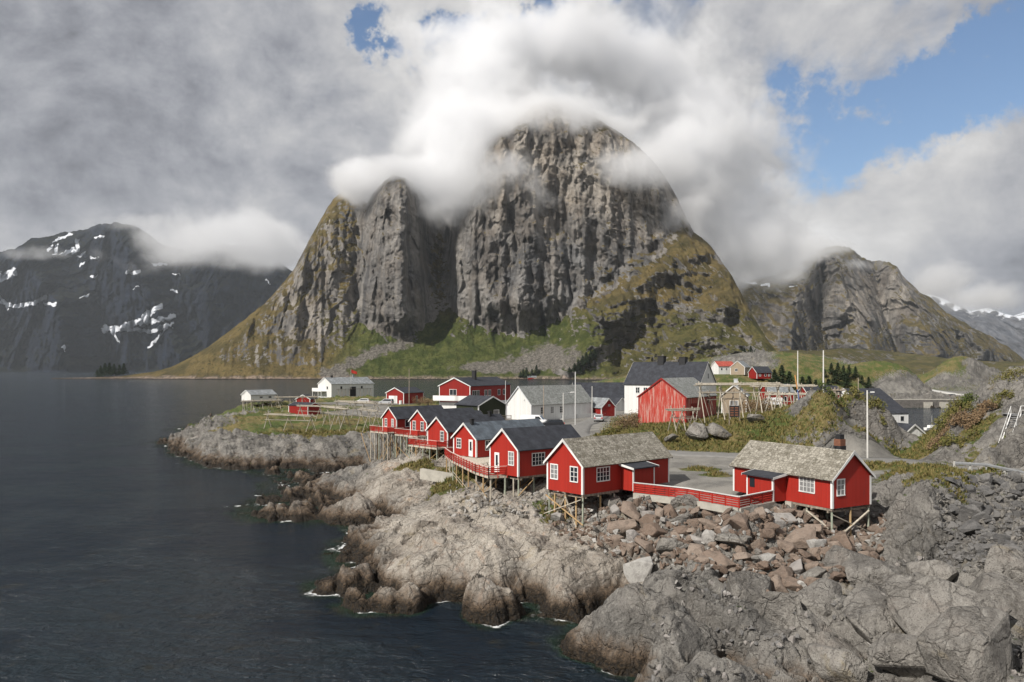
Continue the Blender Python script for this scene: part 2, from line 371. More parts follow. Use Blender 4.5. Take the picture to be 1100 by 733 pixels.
# lower right rocks
for px, py, z, k in [(625, 695, .7, 'D'), (660, 665, 1.4, 'G'), (690, 640, 2.5, 'G'), (650, 690, 1.5, 'G'), (700, 690, 2.4, 'G'), (690, 720, 1.2, 'D'), (740, 660, 3.1, 'G'), (745, 700, 2.1, 'G'), (720, 615, 3.6, 'G'), (780, 625, 3.5, 'G'), (760, 733, 1.3, 'D'),
    (800, 680, 2.6, 'G'), (820, 650, 3.0, 'G'), (860, 690, 2.3, 'G'), (850, 725, 1.6, 'G'), (900, 660, 3.0, 'G'), (905, 700, 2.1, 'G'), (940, 730, 2.0, 'G'), (960, 680, 2.7, 'G'), (1000, 650, 3.5, 'G'), (1040, 700, 3.0, 'G'),
    (1090, 650, 4.0, 'G'), (1090, 720, 3.0, 'G'), (1150, 700, 4.0, 'G'), (1160, 620, 5.4, 'G'), (1000, 620, 4.1, 'G'), (900, 790, 1.2, 'G'), (1050, 800, 2.0, 'G'), (1170, 800, 3.0, 'G'), (1180, 900, 2.5, 'G'), (1000, 950, .8, 'G'), (860, 950, -2, 'D')]: c_(px, py, z, k)
# riprap slope below the yard
for px, py, z, k in [(690, 585, 4.1, 'S'), (740, 590, 4.3, 'S'), (790, 600, 4.2, 'S'), (840, 620, 3.7, 'S'), (870, 600, 4.0, 'S'), (840, 580, 4.7, 'S'), (900, 592, 3.8, 'S'), (935, 590, 3.8, 'S'),
    (700, 560, 5.0, 'S'), (760, 570, 5.0, 'S'), (820, 560, 5.4, 'S'), (690, 541, 6.0, 'S'), (745, 548, 6.0, 'S'), (800, 556, 6.0, 'S'), (850, 551, 6.0, 'S'), (880, 558, 5.4, 'S'), (660, 553, 4.9, 'S'), (660, 570, 4.2, 'S')]: c_(px, py, z, k)
# crag, dark scree, road shelf
for px, py, z, k in [(945, 600, 3.4, 'G'), (980, 604, 3.5, 'G'), (1015, 603, 4.0, 'G'), (950, 560, 5.3, 'G'), (985, 560, 6.2, 'G'), (1000, 540, 7.4, 'G'), (968, 540, 6.8, 'G'), (1015, 560, 6.0, 'G'), (958, 520, 7.7, 'G'), (985, 518, 8.4, 'T'), (1015, 520, 8.2, 'T'), (975, 506, 8.6, 'T'), (1020, 507, 8.3, 'T'),
    (1040, 580, 5.0, 'S'), (1060, 550, 5.7, 'S'), (1090, 560, 5.6, 'S'), (1060, 528, 6.1, 'S'), (1095, 528, 6.1, 'S'), (1140, 560, 6.0, 'S'), (1090, 600, 5.0, 'S'), (1040, 516, 6.2, 'G'), (1095, 516, 6.2, 'G'), (1160, 516, 6.2, 'G'), (950, 500, 7.7, 'T')]: c_(px, py, z, k)
for px, py, z, k in [(960, 494, 7.6, 'V'), (1000, 500, 7.6, 'V'), (1050, 502, 7.6, 'V'), (1100, 504, 7.6, 'V'), (1170, 505, 7.6, 'V'), (950, 486, 7.5, 'V'), (1000, 490, 7.6, 'V'), (1060, 496, 7.7, 'T'), (1110, 499, 7.8, 'T'), (1030, 509, 7.2, 'T'), (1070, 510, 7.2, 'T'), (1110, 511, 7.2, 'T')]: c_(px, py, z, k)
# yards and village
for px, py, z, k in [(690, 530, 6.95, 'V'), (740, 538, 6.9, 'V'), (790, 546, 6.9, 'V'), (835, 541, 6.9, 'V'), (860, 530, 7, 'V'), (890, 520, 7.1, 'V'), (920, 515, 7.3, 'V'), (750, 517, 7.0, 'V'), (790, 524, 7.0, 'V'), (755, 505, 7.02, 'T'), (764, 511, 7.02, 'T'), (745, 508, 7.02, 'V'), (754, 513, 7.0, 'V'), (775, 517, 7.0, 'V'), (765, 501, 7.04, 'V'), (785, 507, 7.04, 'V'), (700, 505, 7.0, 'V'), (750, 492, 7.1, 'V'), (700, 487, 7.1, 'V'),
    (660, 500, 7.0, 'V'), (640, 515, 6.9, 'V'), (640, 490, 7.0, 'V'), (800, 490, 7.2, 'V'), (850, 500, 7.3, 'V'), (640, 465, 7.1, 'V'), (640, 455, 7.2, 'V'), (610, 470, 7.0, 'V'), (590, 480, 6.9, 'V'), (600, 455, 7.2, 'V'), (560, 455, 7.1, 'V'),
    (560, 470, 6.9, 'V'), (540, 470, 6.8, 'V'), (520, 460, 7.0, 'V'), (490, 455, 7.0, 'V'), (470, 448, 7.1, 'V'), (440, 443, 7.2, 'V'), (420, 440, 7.2, 'V'), (540, 445, 7.2, 'V'), (600, 443, 7.2, 'V'), (660, 445, 7.3, 'V'), (500, 440, 7.2, 'V'), (460, 436, 7.2, 'T'), (560, 436, 7.2, 'V'), (640, 438, 7.3, 'V'),
    (540, 500, 5.9, 'W'), (575, 525, 5.2, 'W'), (620, 545, 5.3, 'W')]: c_(px, py, z, k)
for px, Y, z, k in [(350, 262, 7.0, 'T'), (380, 250, 7.4, 'V'), (420, 245, 7.4, 'V'), (320, 280, 6.0, 'T'), (380, 310, 5.5, 'T'), (470, 300, 5.0, 'T'), (560, 300, 5, 'T'), (620, 300, 5, 'V'), (560, 250, 7, 'V'), (650, 250, 7.2, 'V')]: c_(px, Y, z, k, 1)
# mound with the barn and the racks
for px, py, z, k in [(670, 462, 8.2, 'T'), (655, 470, 7.3, 'T'), (690, 465, 8.6, 'T'), (740, 462, 8.9, 'T'), (690, 477, 7.4, 'T'), (760, 480, 7.4, 'T'), (720, 481, 7.3, 'T'), (800, 484, 7.4, 'T'), (780, 462, 9.4, 'T'), (810, 465, 9.3, 'T'), (830, 478, 7.9, 'T'),
    (770, 452, 9.9, 'T'), (810, 451, 10.3, 'T'), (850, 457, 10.5, 'T'), (855, 437, 12.5, 'T'), (835, 444, 11.3, 'T'), (870, 431, 13.4, 'G'), (885, 427, 14.2, 'T'), (905, 428, 14.0, 'T'), (925, 433, 13.3, 'T'), (937, 438, 12.8, 'G'), (948, 444, 12.1, 'G'), (960, 452, 11.0, 'G'), (967, 462, 9.8, 'G'), (971, 474, 8.4, 'G'), (890, 455, 11.2, 'T'), (930, 465, 9.8, 'T'),
    (890, 476, 8.0, 'T'), (925, 482, 7.6, 'V'), (958, 479, 7.5, 'V'), (860, 485, 7.7, 'T')]: c_(px, py, z, k)
for px, Y, z, k in [(850, 96, 7.3, 'V'), (880, 94.5, 7.35, 'V'), (900, 97, 7.5, 'V'), (920, 92, 7.45, 'V'), (935, 97, 7.6, 'V'), (950, 90, 7.5, 'V'), (962, 103, 7.2, 'T'), (985, 99, 7.5, 'T'), (1000, 97, 7.8, 'T'), (700, 150, 8.2, 'T'), (760, 150, 8.6, 'T'), (820, 145, 9.0, 'T'), (860, 160, 8.5, 'V'), (900, 160, 9, 'T'), (940, 150, 6.0, 'T'), (950, 125, 8.5, 'T'), (985, 135, 5.4, 'V'), (982, 120, 5.8, 'T'), (1000, 150, 3.0, 'T'), (940, 200, 3.0, 'V'), (900, 210, 5, 'V'), (970, 195, 1.5, 'V'),
    (700, 200, 8, 'V'), (800, 200, 9, 'T'), (850, 220, 9, 'T'), (960, 240, -2.5, 'D'), (1020, 215, -2.5, 'D'), (1050, 250, -3, 'D'), (1000, 300, -4, 'D'), (1100, 300, -4, 'D'), (940, 300, -1.5, 'D'), (1040, 178, -1.0, 'D'), (1010, 172, 1.0, 'G'), (1100, 200, 0, 'G'), (1170, 200, 4, 'G'), (1170, 300, -3, 'D')]: c_(px, Y, z, k, 1)
# far side of the small harbour, causeway and knolls
for px, Y, z, k in [(950, 372, 3.0, 'S'), (1000, 372, 3.0, 'S'), (1050, 372, 3.0, 'S'), (1110, 372, 3.2, 'S'), (950, 362, -1.5, 'D'), (1000, 362, -1.5, 'D'), (1050, 362, -1.5, 'D'), (1110, 362, -1.5, 'D'),
    (960, 400, 3.6, 'V'), (1030, 400, 3.6, 'V'), (1100, 400, 3.8, 'V'), (1000, 460, 4.2, 'V'), (1060, 460, 4.4, 'V'), (1130, 450, 5, 'T'), (985, 560, 5.5, 'T'), (1000, 620, 4.5, 'V'), (1080, 560, 6.5, 'T'), (1150, 560, 8, 'T'),
    (900, 330, 4, 'V'), (930, 350, 4, 'V'), (900, 395, 11, 'T'), (925, 412, 16.5, 'T'), (950, 420, 20.5, 'T'), (975, 420, 18.0, 'T'), (988, 415, 10, 'G'), (870, 395, 11, 'T'), (940, 388, 5, 'T'), (970, 390, 5, 'G'), (880, 430, 16, 'T'), (900, 440, 19, 'T'), (950, 470, 12, 'T'), (1000, 430, 4.5, 'V'),
    (700, 300, 8, 'T'), (740, 300, 11, 'T'), (790, 330, 15, 'T'), (830, 320, 13, 'T'), (700, 420, 9, 'G'), (760, 420, 16, 'T'), (820, 420, 21, 'G'), (860, 420, 22, 'T'), (720, 560, 14, 'T'), (800, 560, 26, 'G'), (870, 560, 25, 'T'), (930, 600, 20, 'G'),
    (1010, 540, 10, 'G'), (1022, 560, 22, 'T'), (1034, 575, 27, 'T'), (1047, 570, 23, 'G'), (1060, 560, 9, 'G'), (1030, 610, 10, 'G'), (980, 700, -2, 'D'), (1060, 720, -2, 'D'), (1150, 720, 4, 'G'), (900, 700, 8, 'G'), (800, 720, 12, 'G')]: c_(px, Y, z, k, 1)
# big knoll right of the road
for px, py, z, k in [(1012, 488, 8.0, 'G'), (1060, 490, 8.6, 'G'), (1100, 493, 8.6, 'G'), (1015, 470, 9.6, 'G'), (1035, 450, 11.3, 'G'), (1030, 432, 13.0, 'G'), (1050, 420, 14.6, 'G'), (1070, 410, 16.0, 'G'), (1100, 401, 17.3, 'G'), (1075, 455, 11.6, 'G'), (1050, 464, 10.4, 'T'), (1060, 438, 12.9, 'G'), (1088, 428, 14.2, 'G'),
    (1100, 450, 12.2, 'G'), (1100, 470, 10.6, 'G'), (995, 474, 8.6, 'T'), (1150, 480, 9.4, 'G'), (1170, 430, 14.5, 'G')]: c_(px, py, z, k)
for px, Y, z, k in [(1170, 125, 19, 'G'), (1100, 135, 16, 'G'), (1050, 130, 12.5, 'G'), (1020, 130, 8, 'T'), (1100, 160, 8, 'G'), (1180, 165, 12, 'G')]: c_(px, Y, z, k, 1)
for px, Y, z, k in [(-50, 100, -6, 'D'), (-50, 300, -6, 'D'), (50, 45, -6, 'D'), (300, 38, -6, 'D')]: c_(px, Y, z, k, 1)

for px in (1330, 1490):
    for Y, z, k in [(31, .5, 'G'), (40, 2.5, 'G'), (52, 5, 'G'), (66, 7.0, 'G'), (74, 7.6, 'T'), (84, 7.8, 'V'), (94, 9, 'G'), (115, 15, 'G'), (140, 17, 'T'), (190, 10, 'G'), (260, 0, 'G'), (330, -3, 'D'), (450, 3, 'G'), (690, -3, 'D')]: c_(px, Y, z, k, 1)
cp = np.array([(a, b) for a, b, _, _ in CP]); cz = np.array([c for _, _, c, _ in CP]); ck = [k for *_, k in CP]
def tps_k(r2): return 0.5 * r2 * np.log(np.maximum(r2, 1e-12))
n = len(cp)
d2 = ((cp[:, None, :] - cp[None]) ** 2).sum(-1)
A = np.zeros((n + 3, n + 3)); A[:n, :n] = tps_k(d2) + np.eye(n) * 2e-5
A[:n, n] = 1; A[:n, n + 1:] = cp; A[n, :n] = 1; A[n + 1:, :n] = cp.T
wts = np.linalg.solve(A, np.concatenate([cz, np.zeros(3)]))
# coarse fields in (bearing, log distance)
A0, A1, B0, B1 = (100 - 550) / F, (1500 - 550) / F, math.log(29.0), math.log(720.0)
NA, NB = 480, 420
ga = np.linspace(A0, A1, NA); gb = np.linspace(B0, B1, NB)
GA, GB = np.meshgrid(ga, gb)
q = np.stack([GA.ravel(), GB.ravel()], 1)
cls = 'WGVTDS'
hot = np.array([[1.0 if k == c else 0.0 for c in cls] for k in ck])
Hc = np.empty(len(q)); Kc = np.empty((len(q), 6))
for s in range(0, len(q), 20000):
    e = q[s:s + 20000]; dd = ((e[:, None, :] - cp[None]) ** 2).sum(-1)
    Hc[s:s + 20000] = tps_k(dd) @ wts[:n] + wts[n] + e @ wts[n + 1:]
    iw = 1.0 / (dd + 1e-5) ** 2; iw /= iw.sum(1, keepdims=True)
    Kc[s:s + 20000] = iw @ hot
Hc = Hc.reshape(NB, NA); Kc = Kc.reshape(NB, NA, 6)
def bil(G, a, b):
    a = np.asarray(a, float); b = np.asarray(b, float)
    fa = np.clip((a - A0) / (A1 - A0) * (NA - 1), 0, NA - 1.001); fb = np.clip((b - B0) / (B1 - B0) * (NB - 1), 0, NB - 1.001)
    ia, ib = fa.astype(int), fb.astype(int); fa = fa - ia; fb = fb - ib
    if G.ndim == 3: fa = fa[..., None]; fb = fb[..., None]
    return (G[ib, ia] * (1 - fa) + G[ib, ia + 1] * fa) * (1 - fb) + (G[ib + 1, ia] * (1 - fa) + G[ib + 1, ia + 1] * fa) * fb

def near_height(X, Y):
    a = X / Y; b = np.log(Y)
    h = bil(Hc, a, b); K = bil(Kc, a, b)
    W, G, V, Tu, D, S = [K[..., i] for i in range(6)]
    rk = np.clip(W + G + D + .8 * S + .35 * Tu, 0, 1) * (1 - sstep(V, .15, .5))
    far = sstep(Y, 140, 300)
    # domain warp
    wx = X + 1.4 * fbm(X / 6, Y / 6, octv=3, seed=3); wy = Y + 1.4 * fbm(X / 6, Y / 6, octv=3, seed=9)
    d = fbm(X / 11, Y / 11, octv=3, seed=21) * 1.1
    sx_w = -(wx * math.cos(.62) + wy * math.sin(.62)) + .25 * (-wx * math.sin(.62) + wy * math.cos(.62))
    # dipping slabs: steps running diagonally over the rock
    t1 = (sx_w * 1.0) / 3.6 + .5 * fbm(X / 9, Y / 9, octv=2, seed=5)
    f = t1 - np.floor(t1); step = (f - sstep(f, .80, 1.0)) - .0
    d += .95 * step * (0.5 + .8 * sstep(fbm(X / 14, Y / 14, octv=2, seed=40), -.3, .4))
    t2 = (wx * 0.93 - wy * 0.36) / 1.7 + .4 * fbm(X / 4, Y / 4, octv=2, seed=6)
    f = t2 - np.floor(t2); d += .16 * (f - sstep(f, .65, 1.0))
    # blocks split by joints
    ang = 0.55; ux = wx * math.cos(ang) + wy * math.sin(ang); uy = -wx * math.sin(ang) + wy * math.cos(ang)
    f1, f2, r1, r2, r3, cx, cy_ = voronoi(ux / 6.0, uy / 2.4, 5)
    cr = sstep(fbm(X / 5, Y / 5, octv=2, seed=44), -.25, .25)
    ed = sstep(f2 - f1, 0, .10); d += ed * ((r1 - .5) * .75 + (cx * (r2 - .5) + cy_ * (r3 - .5)) * 1.7) - .22 * cr * (1 - ed)
    f1, f2, r1, r2, r3, cx, cy_ = voronoi(ux / 2.0 + 7, uy / .85, 8)
    gate = .35 + .75 * sstep(fbm(X / 7, Y / 7, octv=2, seed=50), -.15, .35)
    ed = sstep(f2 - f1, 0, .16); d += gate * (ed * ((r1 - .5) * .26 + (cx * (r2 - .5) + cy_ * (r3 - .5)) * .65) - .08 * cr * (1 - ed))
    d += .13 * fbm(wx / 1.3, wy / 1.3, octv=4, seed=60, gain=.55) + .10 * (ridged(wx / .7, wy / .7, octv=3, seed=70) - .5)
    # creased bedding, drawn out along the strike
    sx_ = X * math.cos(.62) + Y * math.sin(.62); sy_ = -X * math.sin(.62) + Y * math.cos(.62)
    be = ridged(sx_ / 1.5, sy_ / 8, octv=4, seed=120, gain=.5); be2 = ridged(sx_ / 5.5, sy_ / 1.7, octv=3, seed=130, gain=.55)
    d += -.34 * sstep(be, .70, .95) + .10 * be + -.26 * sstep(be2, .74, .95)
    f1, f2, r1, r2, r3, cx, cy_ = voronoi(sx_ / .8, sy_ / 1.3, 15); ee = sstep(f2 - f1, 0, .12)
    tide = sstep(h, -1.2, -.2) * (1 - sstep(h, 1.2, 2.4))
    d += (.03 + .50 * tide) * ee * ((r1 - .5) * .8 + (cx * (r2 - .5) + cy_ * (r3 - .5)) * 1.3)
    # tall layered strata on the crag
    crag = np.exp(-(((X / Y) - (985 - 550) / F) / .055) ** 2) * sstep(Y, 57, 61) * (1 - sstep(Y, 72, 78))
    d += crag * 1.2 * (ridged(X / 1.1 + .15 * Y, Y / 7, octv=4, seed=140) - .55)
    calm = np.clip(W, 0, 1)
    h2 = h + rk * d * (1 - .25 * calm) * (1 + .9 * far)
    # scree: small blocks everywhere
    f1, f2, r1, r2, r3, cx, cy_ = voronoi(X / .9, Y / .9, 12)
    ed = sstep(f2 - f1, 0, .2); sc = ed * ((r1 - .3) * .55 + (cx * (r2 - .5) + cy_ * (r3 - .5)) * .9) - .15 * (1 - ed)
    h2 += np.clip(S * 1.3, 0, 1) * sc * .9
    h2 += Tu * (.30 * fbm(X / 3, Y / 3, octv=4, seed=80) + .05 * vnoise(X / .3, Y / .3, seed=81))
    # ragged shoreline: sharper drop just at the tide
    h2 = np.where(h2 < .8, h2 - .7 * (1 - sstep(h2, -.6, .8)), h2)
    return h2, K

NC, NR = 1170, 1050
pa = np.linspace((135 - 550) / F, (1480 - 550) / F, NC)
lb = np.linspace(math.log(31.0), math.log(700.0), NR)
# more rows where the rocks are near
lb = np.interp(np.linspace(0, 1, NR), [0, .72, 1], [math.log(31.0), math.log(170.0), math.log(700.0)])
PA, LB = np.meshgrid(pa, lb); YY = np.exp(LB); XX = PA * YY
HH, KK = near_height(XX, YY)
edge = sstep(YY, 640, 700); HH = HH * (1 - edge) - 3 * edge
import bisect
LROWS = [float(v) for v in lb]; PA0 = float(pa[0]); PAD = float(pa[1] - pa[0])
def ground(x, y):
    a = min(max((x / y - PA0) / PAD, 0), NC - 2); l = math.log(y); j = min(max(bisect.bisect_right(LROWS, l) - 1, 0), NR - 2)
    i = int(a); fa = a - i; fb = min(max((l - LROWS[j]) / (LROWS[j + 1] - LROWS[j]), 0), 1)
    return float((HH[j, i] * (1 - fa) + HH[j, i + 1] * fa) * (1 - fb) + (HH[j + 1, i] * (1 - fa) + HH[j + 1, i + 1] * fa) * fb)
grass_a = KK[..., 3] * (.80 + .35 * fbm(XX / 9, YY / 9, octv=3, seed=88)) + KK[..., 5] * .12 + KK[..., 1] * .12 + .06
grass_a = grass_a * (1 - .10 * sstep(YY, 220, 330)) - .10 * sstep(PA, (1030 - 550) / F, (1060 - 550) / F) * sstep(YY, 90, 97)
warm_a = KK[..., 0] * 1.0 + KK[..., 4] * .35 * (PA < .1) + KK[..., 5] * .15
land = grid_mesh('ground', np.stack([XX, YY, HH], -1), M_LAND, {'grass': grass_a, 'warm': warm_a, 'gravel': KK[..., 2]})
tag(link(land), kind='structure')

# ------------------------------------------------------------------ water
def water_shader(T):
    P = T.pos(); x, y, z = T.sep(P)
    dep = T.attr('depth')
    n0 = T.noise(T.scale(P, (.055, .055, 1)), 1.0, 4, .6)
    w1 = T.noise(T.scale(P, (1.0, 1.6, 1)), 0.55, 5, .62, .5)
    w2 = T.noise(T.scale(P, (1.0, 1.5, 1)), 2.3, 4, .6, .3)
    w3 = T.noise(T.scale(P, (.3, .8, 1)), 0.25, 4, .6, .2)
    h = T.m('ADD', T.m('MULTIPLY', w1, .60), T.m('ADD', T.m('MULTIPLY', w2, .26), T.m('MULTIPLY', w3, .9)))
    nrm = T.bump(h, T.ramp(n0, .35, .65, .55, 1.0), 2.3)
    deep = T.mix(T.ramp(n0, .40, .62), (0.005, 0.011, 0.019, 1), (0.014, 0.025, 0.034, 1))
    deep = T.mix(T.ramp(T.noise(P, .30, 5, .7), .57, .72, 0, .55), deep, (0.030, 0.026, 0.014, 1))
    shal = T.mix(T.ramp(T.noise(P, .5, 4, .6), .45, .65), (0.035, 0.065, 0.045, 1), (0.06, 0.055, 0.03, 1))
    dd = T.m('ADD', dep, T.m('MULTIPLY', T.m('SUBTRACT', T.noise(P, .22, 4, .6), .5), 2.2))
    col = T.mix(T.ramp(dd, .2, 2.2), shal, deep)
    fo = T.m('ADD', T.ramp(dep, .05, 1.9, 1, 0), T.m('MULTIPLY', T.m('SUBTRACT', T.noise(P, .28, 3, .6, .5), .62), 4.2))
    fo = T.m('ADD', fo, T.m('MULTIPLY', T.m('SUBTRACT', T.noise(P, 2.2, 5, .7, .5), .5), 1.3))
    foam = T.ramp(fo, .45, 1.10)
    col = T.mix(foam, col, (.8, .82, .82, 1))
    rg = T.m('ADD', .12, T.m('MULTIPLY', foam, .6))
    b = principled(T, col, rg, nrm, IOR=1.333, Specular_IOR_Level=0.34)
    tr = T.new('ShaderNodeBsdfTransparent', None, Color=(.55, .75, .68)).outputs[0]
    alpha = T.m('MAXIMUM', T.ramp(dep, .0, 2.6, .35, 1.0), foam)
    return T.new('ShaderNodeMixShader', None, i0=alpha, i1=tr, i2=b).outputs[0]
M_WATER = material('water', water_shader)
NCW, NRW = 420, 420
wa = np.linspace((-900 - 550) / F, (2000 - 550) / F, NCW)
NCW = 620; NRW = 560
wa = np.interp(np.linspace(0, 1, NCW), [0, .08, .92, 1], [-1.9, (60 - 550) / F, (1500 - 550) / F, 2.2])
wb = np.interp(np.linspace(0, 1, NRW), [0, .9, 1], [math.log(20.0), math.log(720.0), math.log(30000.0)])
WA, WB = np.meshgrid(wa, wb); WY = np.exp(WB); WX = WA * WY
inn = (WA > pa[0]) & (WA < pa[-1]) & (WB < lb[-1]) & (WB > lb[0])
ia = np.clip(((WA - pa[0]) / (pa[1] - pa[0])).astype(int), 0, NC - 1); ib = np.clip(np.interp(WB, lb, np.arange(NR)).astype(int), 0, NR - 1)
depth = np.where(inn, -HH[ib, ia], 6.0)
water = grid_mesh('water', np.stack([WX, WY, WX * 0], -1), M_WATER, {'depth': np.clip(depth, -1, 8)})
tag(link(water), kind='structure')
sb = bpy.data.meshes.new('seabed'); sb.from_pydata([(-60000, -200, -9), (60000, -200, -9), (60000, 40000, -9), (-60000, 40000, -9)], [], [(0, 1, 2, 3)])
sb.materials.append(M_LAND); tag(link(bpy.data.objects.new('seabed', sb)), kind='structure')
# ------------------------------------------------------------------ mountains
def mtn_shader(kind):
    def f(T):
        P = T.pos(); x, y, z = T.sep(P)
        nz = T.sep(T.new('ShaderNodeNewGeometry').outputs['Normal'])[2]
        g = T.attr('grass'); gr = T.attr('green'); sc = T.attr('scree'); sn = T.attr('snow'); tone = T.attr('tone')
        s = {'main': 1.0, 'far': 0.36, 'farther': .2}[kind]
        V = T.scale(P, (s, s, s * .22))            # water-streaked cliffs: features drawn out vertically
        a = T.noise(V, .030, 6, .62, .4); b = T.noise(V, .11, 6, .68, .3); c = T.noise(T.scale(P, (s, s, s)), .09, 6, .7); e = T.noise(T.scale(P, (s, s, s)), .02, 4, .6)
        rock = T.mix(T.ramp(a, .36, .64), (0.125, 0.122, 0.120, 1), (0.33, 0.31, 0.285, 1))
        rock = T.mix(T.ramp(b, .52, .70, 0, .7), rock, (0.070, 0.068, 0.070, 1))
        rock = T.mix(T.ramp(T.noise(V, .20, 4, .7), .55, .72, 0, .6), rock, (0.30, 0.275, 0.24, 1))
        rock = T.mix(T.m('MULTIPLY', T.ramp(e, .45, .62), .28), rock, (0.20, 0.155, 0.11, 1))
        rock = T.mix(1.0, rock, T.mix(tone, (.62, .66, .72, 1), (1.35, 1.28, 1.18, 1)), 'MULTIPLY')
        gcol = T.mix(T.ramp(T.noise(P, .025 * s, 5, .65), .38, .62), (0.088, 0.072, 0.032, 1), (0.165, 0.125, 0.052, 1))
        gcol = T.mix(gr, gcol, T.mix(T.ramp(T.noise(P, .05 * s, 5, .7), .4, .65), (0.046, 0.062, 0.016, 1), (0.105, 0.115, 0.035, 1)))
        gcol = T.mix(T.ramp(T.noise(P, .12 * s, 5, .75), .53, .66, 0, .8), gcol, (0.030, 0.036, 0.012, 1))
        gm = T.m('ADD', g, T.m('MULTIPLY', T.m('SUBTRACT', c, .5), 1.9))
        gm = T.m('ADD', gm, T.m('MULTIPLY', T.m('SUBTRACT', nz, .42), 1.2))
        col = T.mix(T.ramp(gm, .46, .60), rock, gcol)
        scc = T.mix(T.ramp(T.noise(P, .22 * s, 5, .8), .4, .66), (0.10, 0.092, 0.080, 1), (0.25, 0.23, 0.20, 1))
        col = T.mix(T.ramp(T.m('ADD', sc, T.m('MULTIPLY', T.m('SUBTRACT', T.noise(P, .06, 5, .7), .5), .9)), .45, .65), col, scc)
        if kind == 'main':
            zz = T.m('ADD', z, T.m('MULTIPLY', T.m('SUBTRACT', T.noise(P, .05, 4, .6), .5), 14))
            col = T.mix(T.ramp(zz, 2.0, 7.5, .8, 0), col, T.mix(T.ramp(T.noise(P, .2, 5, .7), .42, .6), (0.12, 0.10, 0.08, 1), (0.40, 0.31, 0.26, 1)))
            col = T.mix(T.ramp(z, .5, 2.2, 1, 0), col, (0.03, 0.025, 0.02, 1))
        sm = T.m('ADD', sn, T.m('MULTIPLY', T.m('SUBTRACT', T.noise(P, .03, 5, .7), .5), .5))
        col = T.mix(T.ramp(sm, .44, .62), col, (.64, .67, .72, 1))
        h = T.m('ADD', T.m('MULTIPLY', b, 9.0), T.m('MULTIPLY', c, 9.0))
        h = T.m('ADD', h, T.m('MULTIPLY', T.noise(V, .45, 5, .7), 3.0))
        nrm = T.bump(T.m('MULTIPLY', h, T.m('SUBTRACT', 1.0, T.m('MULTIPLY', T.ramp(sm, .4, .6), .8))), .9, 1.0 / s)
        return principled(T, col, .95, nrm, Specular_IOR_Level=0.12)
    return f
def mountain(name, sil, shoreY, shorepy, px0, px1, nc, nr, slope, relief, attrs, mat, rough, seed, back=600):
    """sheet from its foot to its ridge and down the far side. slope(px,py) metres of depth gained per photo pixel climbed"""
    px = np.linspace(px0, px1, nc)
    sx, sy = zip(*sil); ridge = np.interp(px, sx, sy)
    foot = np.interp(px, *zip(*shorepy)); D0 = np.interp(px, *zip(*shoreY))
    ridge = np.minimum(ridge, foot - 1.0)
    s = np.linspace(0, 1, nr)[:, None]
    PYg = foot[None] + (ridge - foot)[None] * s; PXg = np.repeat(px[None], nr, 0)
    k = slope(PXg, PYg)
    dpy = np.diff(PYg, axis=0)
    D = D0[None] + np.concatenate([np.zeros((1, nc)), np.cumsum(-dpy * .5 * (k[1:] + k[:-1]), 0)], 0)
    up = PYg - ridge[None]
    D = D + relief(PXg, PYg, up)
    X = (PXg - 550) / F * D; Z = CAMZ + (396 - PYg) / F * D
    # rugged relief in depth and sideways
    amp = rough(PXg, PYg) * sstep(s, 0, .06)
    sc = D0.mean() / 1300
    ux, uz = X / sc, Z / sc
    def fac(sx_, sz_, sd, tl):
        qx = ux / sx_ + .35 * fbm(ux / sx_, uz / sz_, octv=3, seed=sd); qz = uz / sz_ + .25 * ux / sx_ + .35 * fbm(ux / sx_, uz / sz_, octv=3, seed=sd + 1)
        f1, f2, a1, a2, a3, ccx, ccz = voronoi(qx, qz, sd); ee = sstep(f2 - f1, 0, .22); return ee * ((a1 - .5) * .8 + (ccx * (a2 - .5) + ccz * (a3 - .5)) * tl)
    nd = .45 + .95 * fac(62, 150, seed, 1.5) + .60 * fac(26, 62, seed + 1, 1.5) + .34 * fac(11, 26, seed + 2, 1.5) + .5 * fbm(ux / 90, uz / 120, octv=3, seed=seed + 3) + .34 * fbm(ux / 12, uz / 22, octv=4, seed=seed + 4, gain=.6) + .20 * (ridged(ux / 30 + uz / 120, D / sc / 60, uz / 160, 3, seed + 8) - .5) + .45 * (ridged(ux / 70 + uz / 95, uz / 85 - ux / 260, octv=4, seed=seed + 12) - .5)
    D2 = D - sc * amp * 24 * (nd - .45)
    fade = sstep(up, 0, 14)
    D2 = D + (D2 - D) * (.25 + .75 * fade)
    X = (PXg - 550) / F * D2
    jag = 4.2 * sc * amp * fbm(ux / 22, D / sc / 22, uz / 30, 4, seed + 5, .6)
    Z = CAMZ + (396 - PYg) / F * D2 + jag
    V = np.stack([X, D2, Z], -1)
    # far side
    bs = np.linspace(0, 1, 16)[1:, None]
    Db = D2[-1][None] + bs * back * (D0.mean() / 1300); Zb = Z[-1][None] * (1 - bs ** 1.5) - 5 * bs
    Zb = Zb + .0; Xb = X[-1][None] + 0 * bs
    V = np.concatenate([V, np.stack([Xb, Db, Zb], -1)], 0)
    at = {k_: np.concatenate([v, np.repeat(v[-1][None], 15, 0)], 0) for k_, v in attrs(PXg, PYg, up, k).items()}
    o = grid_mesh(name, V, mat, at)
    return tag(link(o), kind='structure')
def gau(a, b, a0, b0, sa, sb_): return np.exp(-((a - a0) / sa) ** 2 - ((b - b0) / sb_) ** 2)
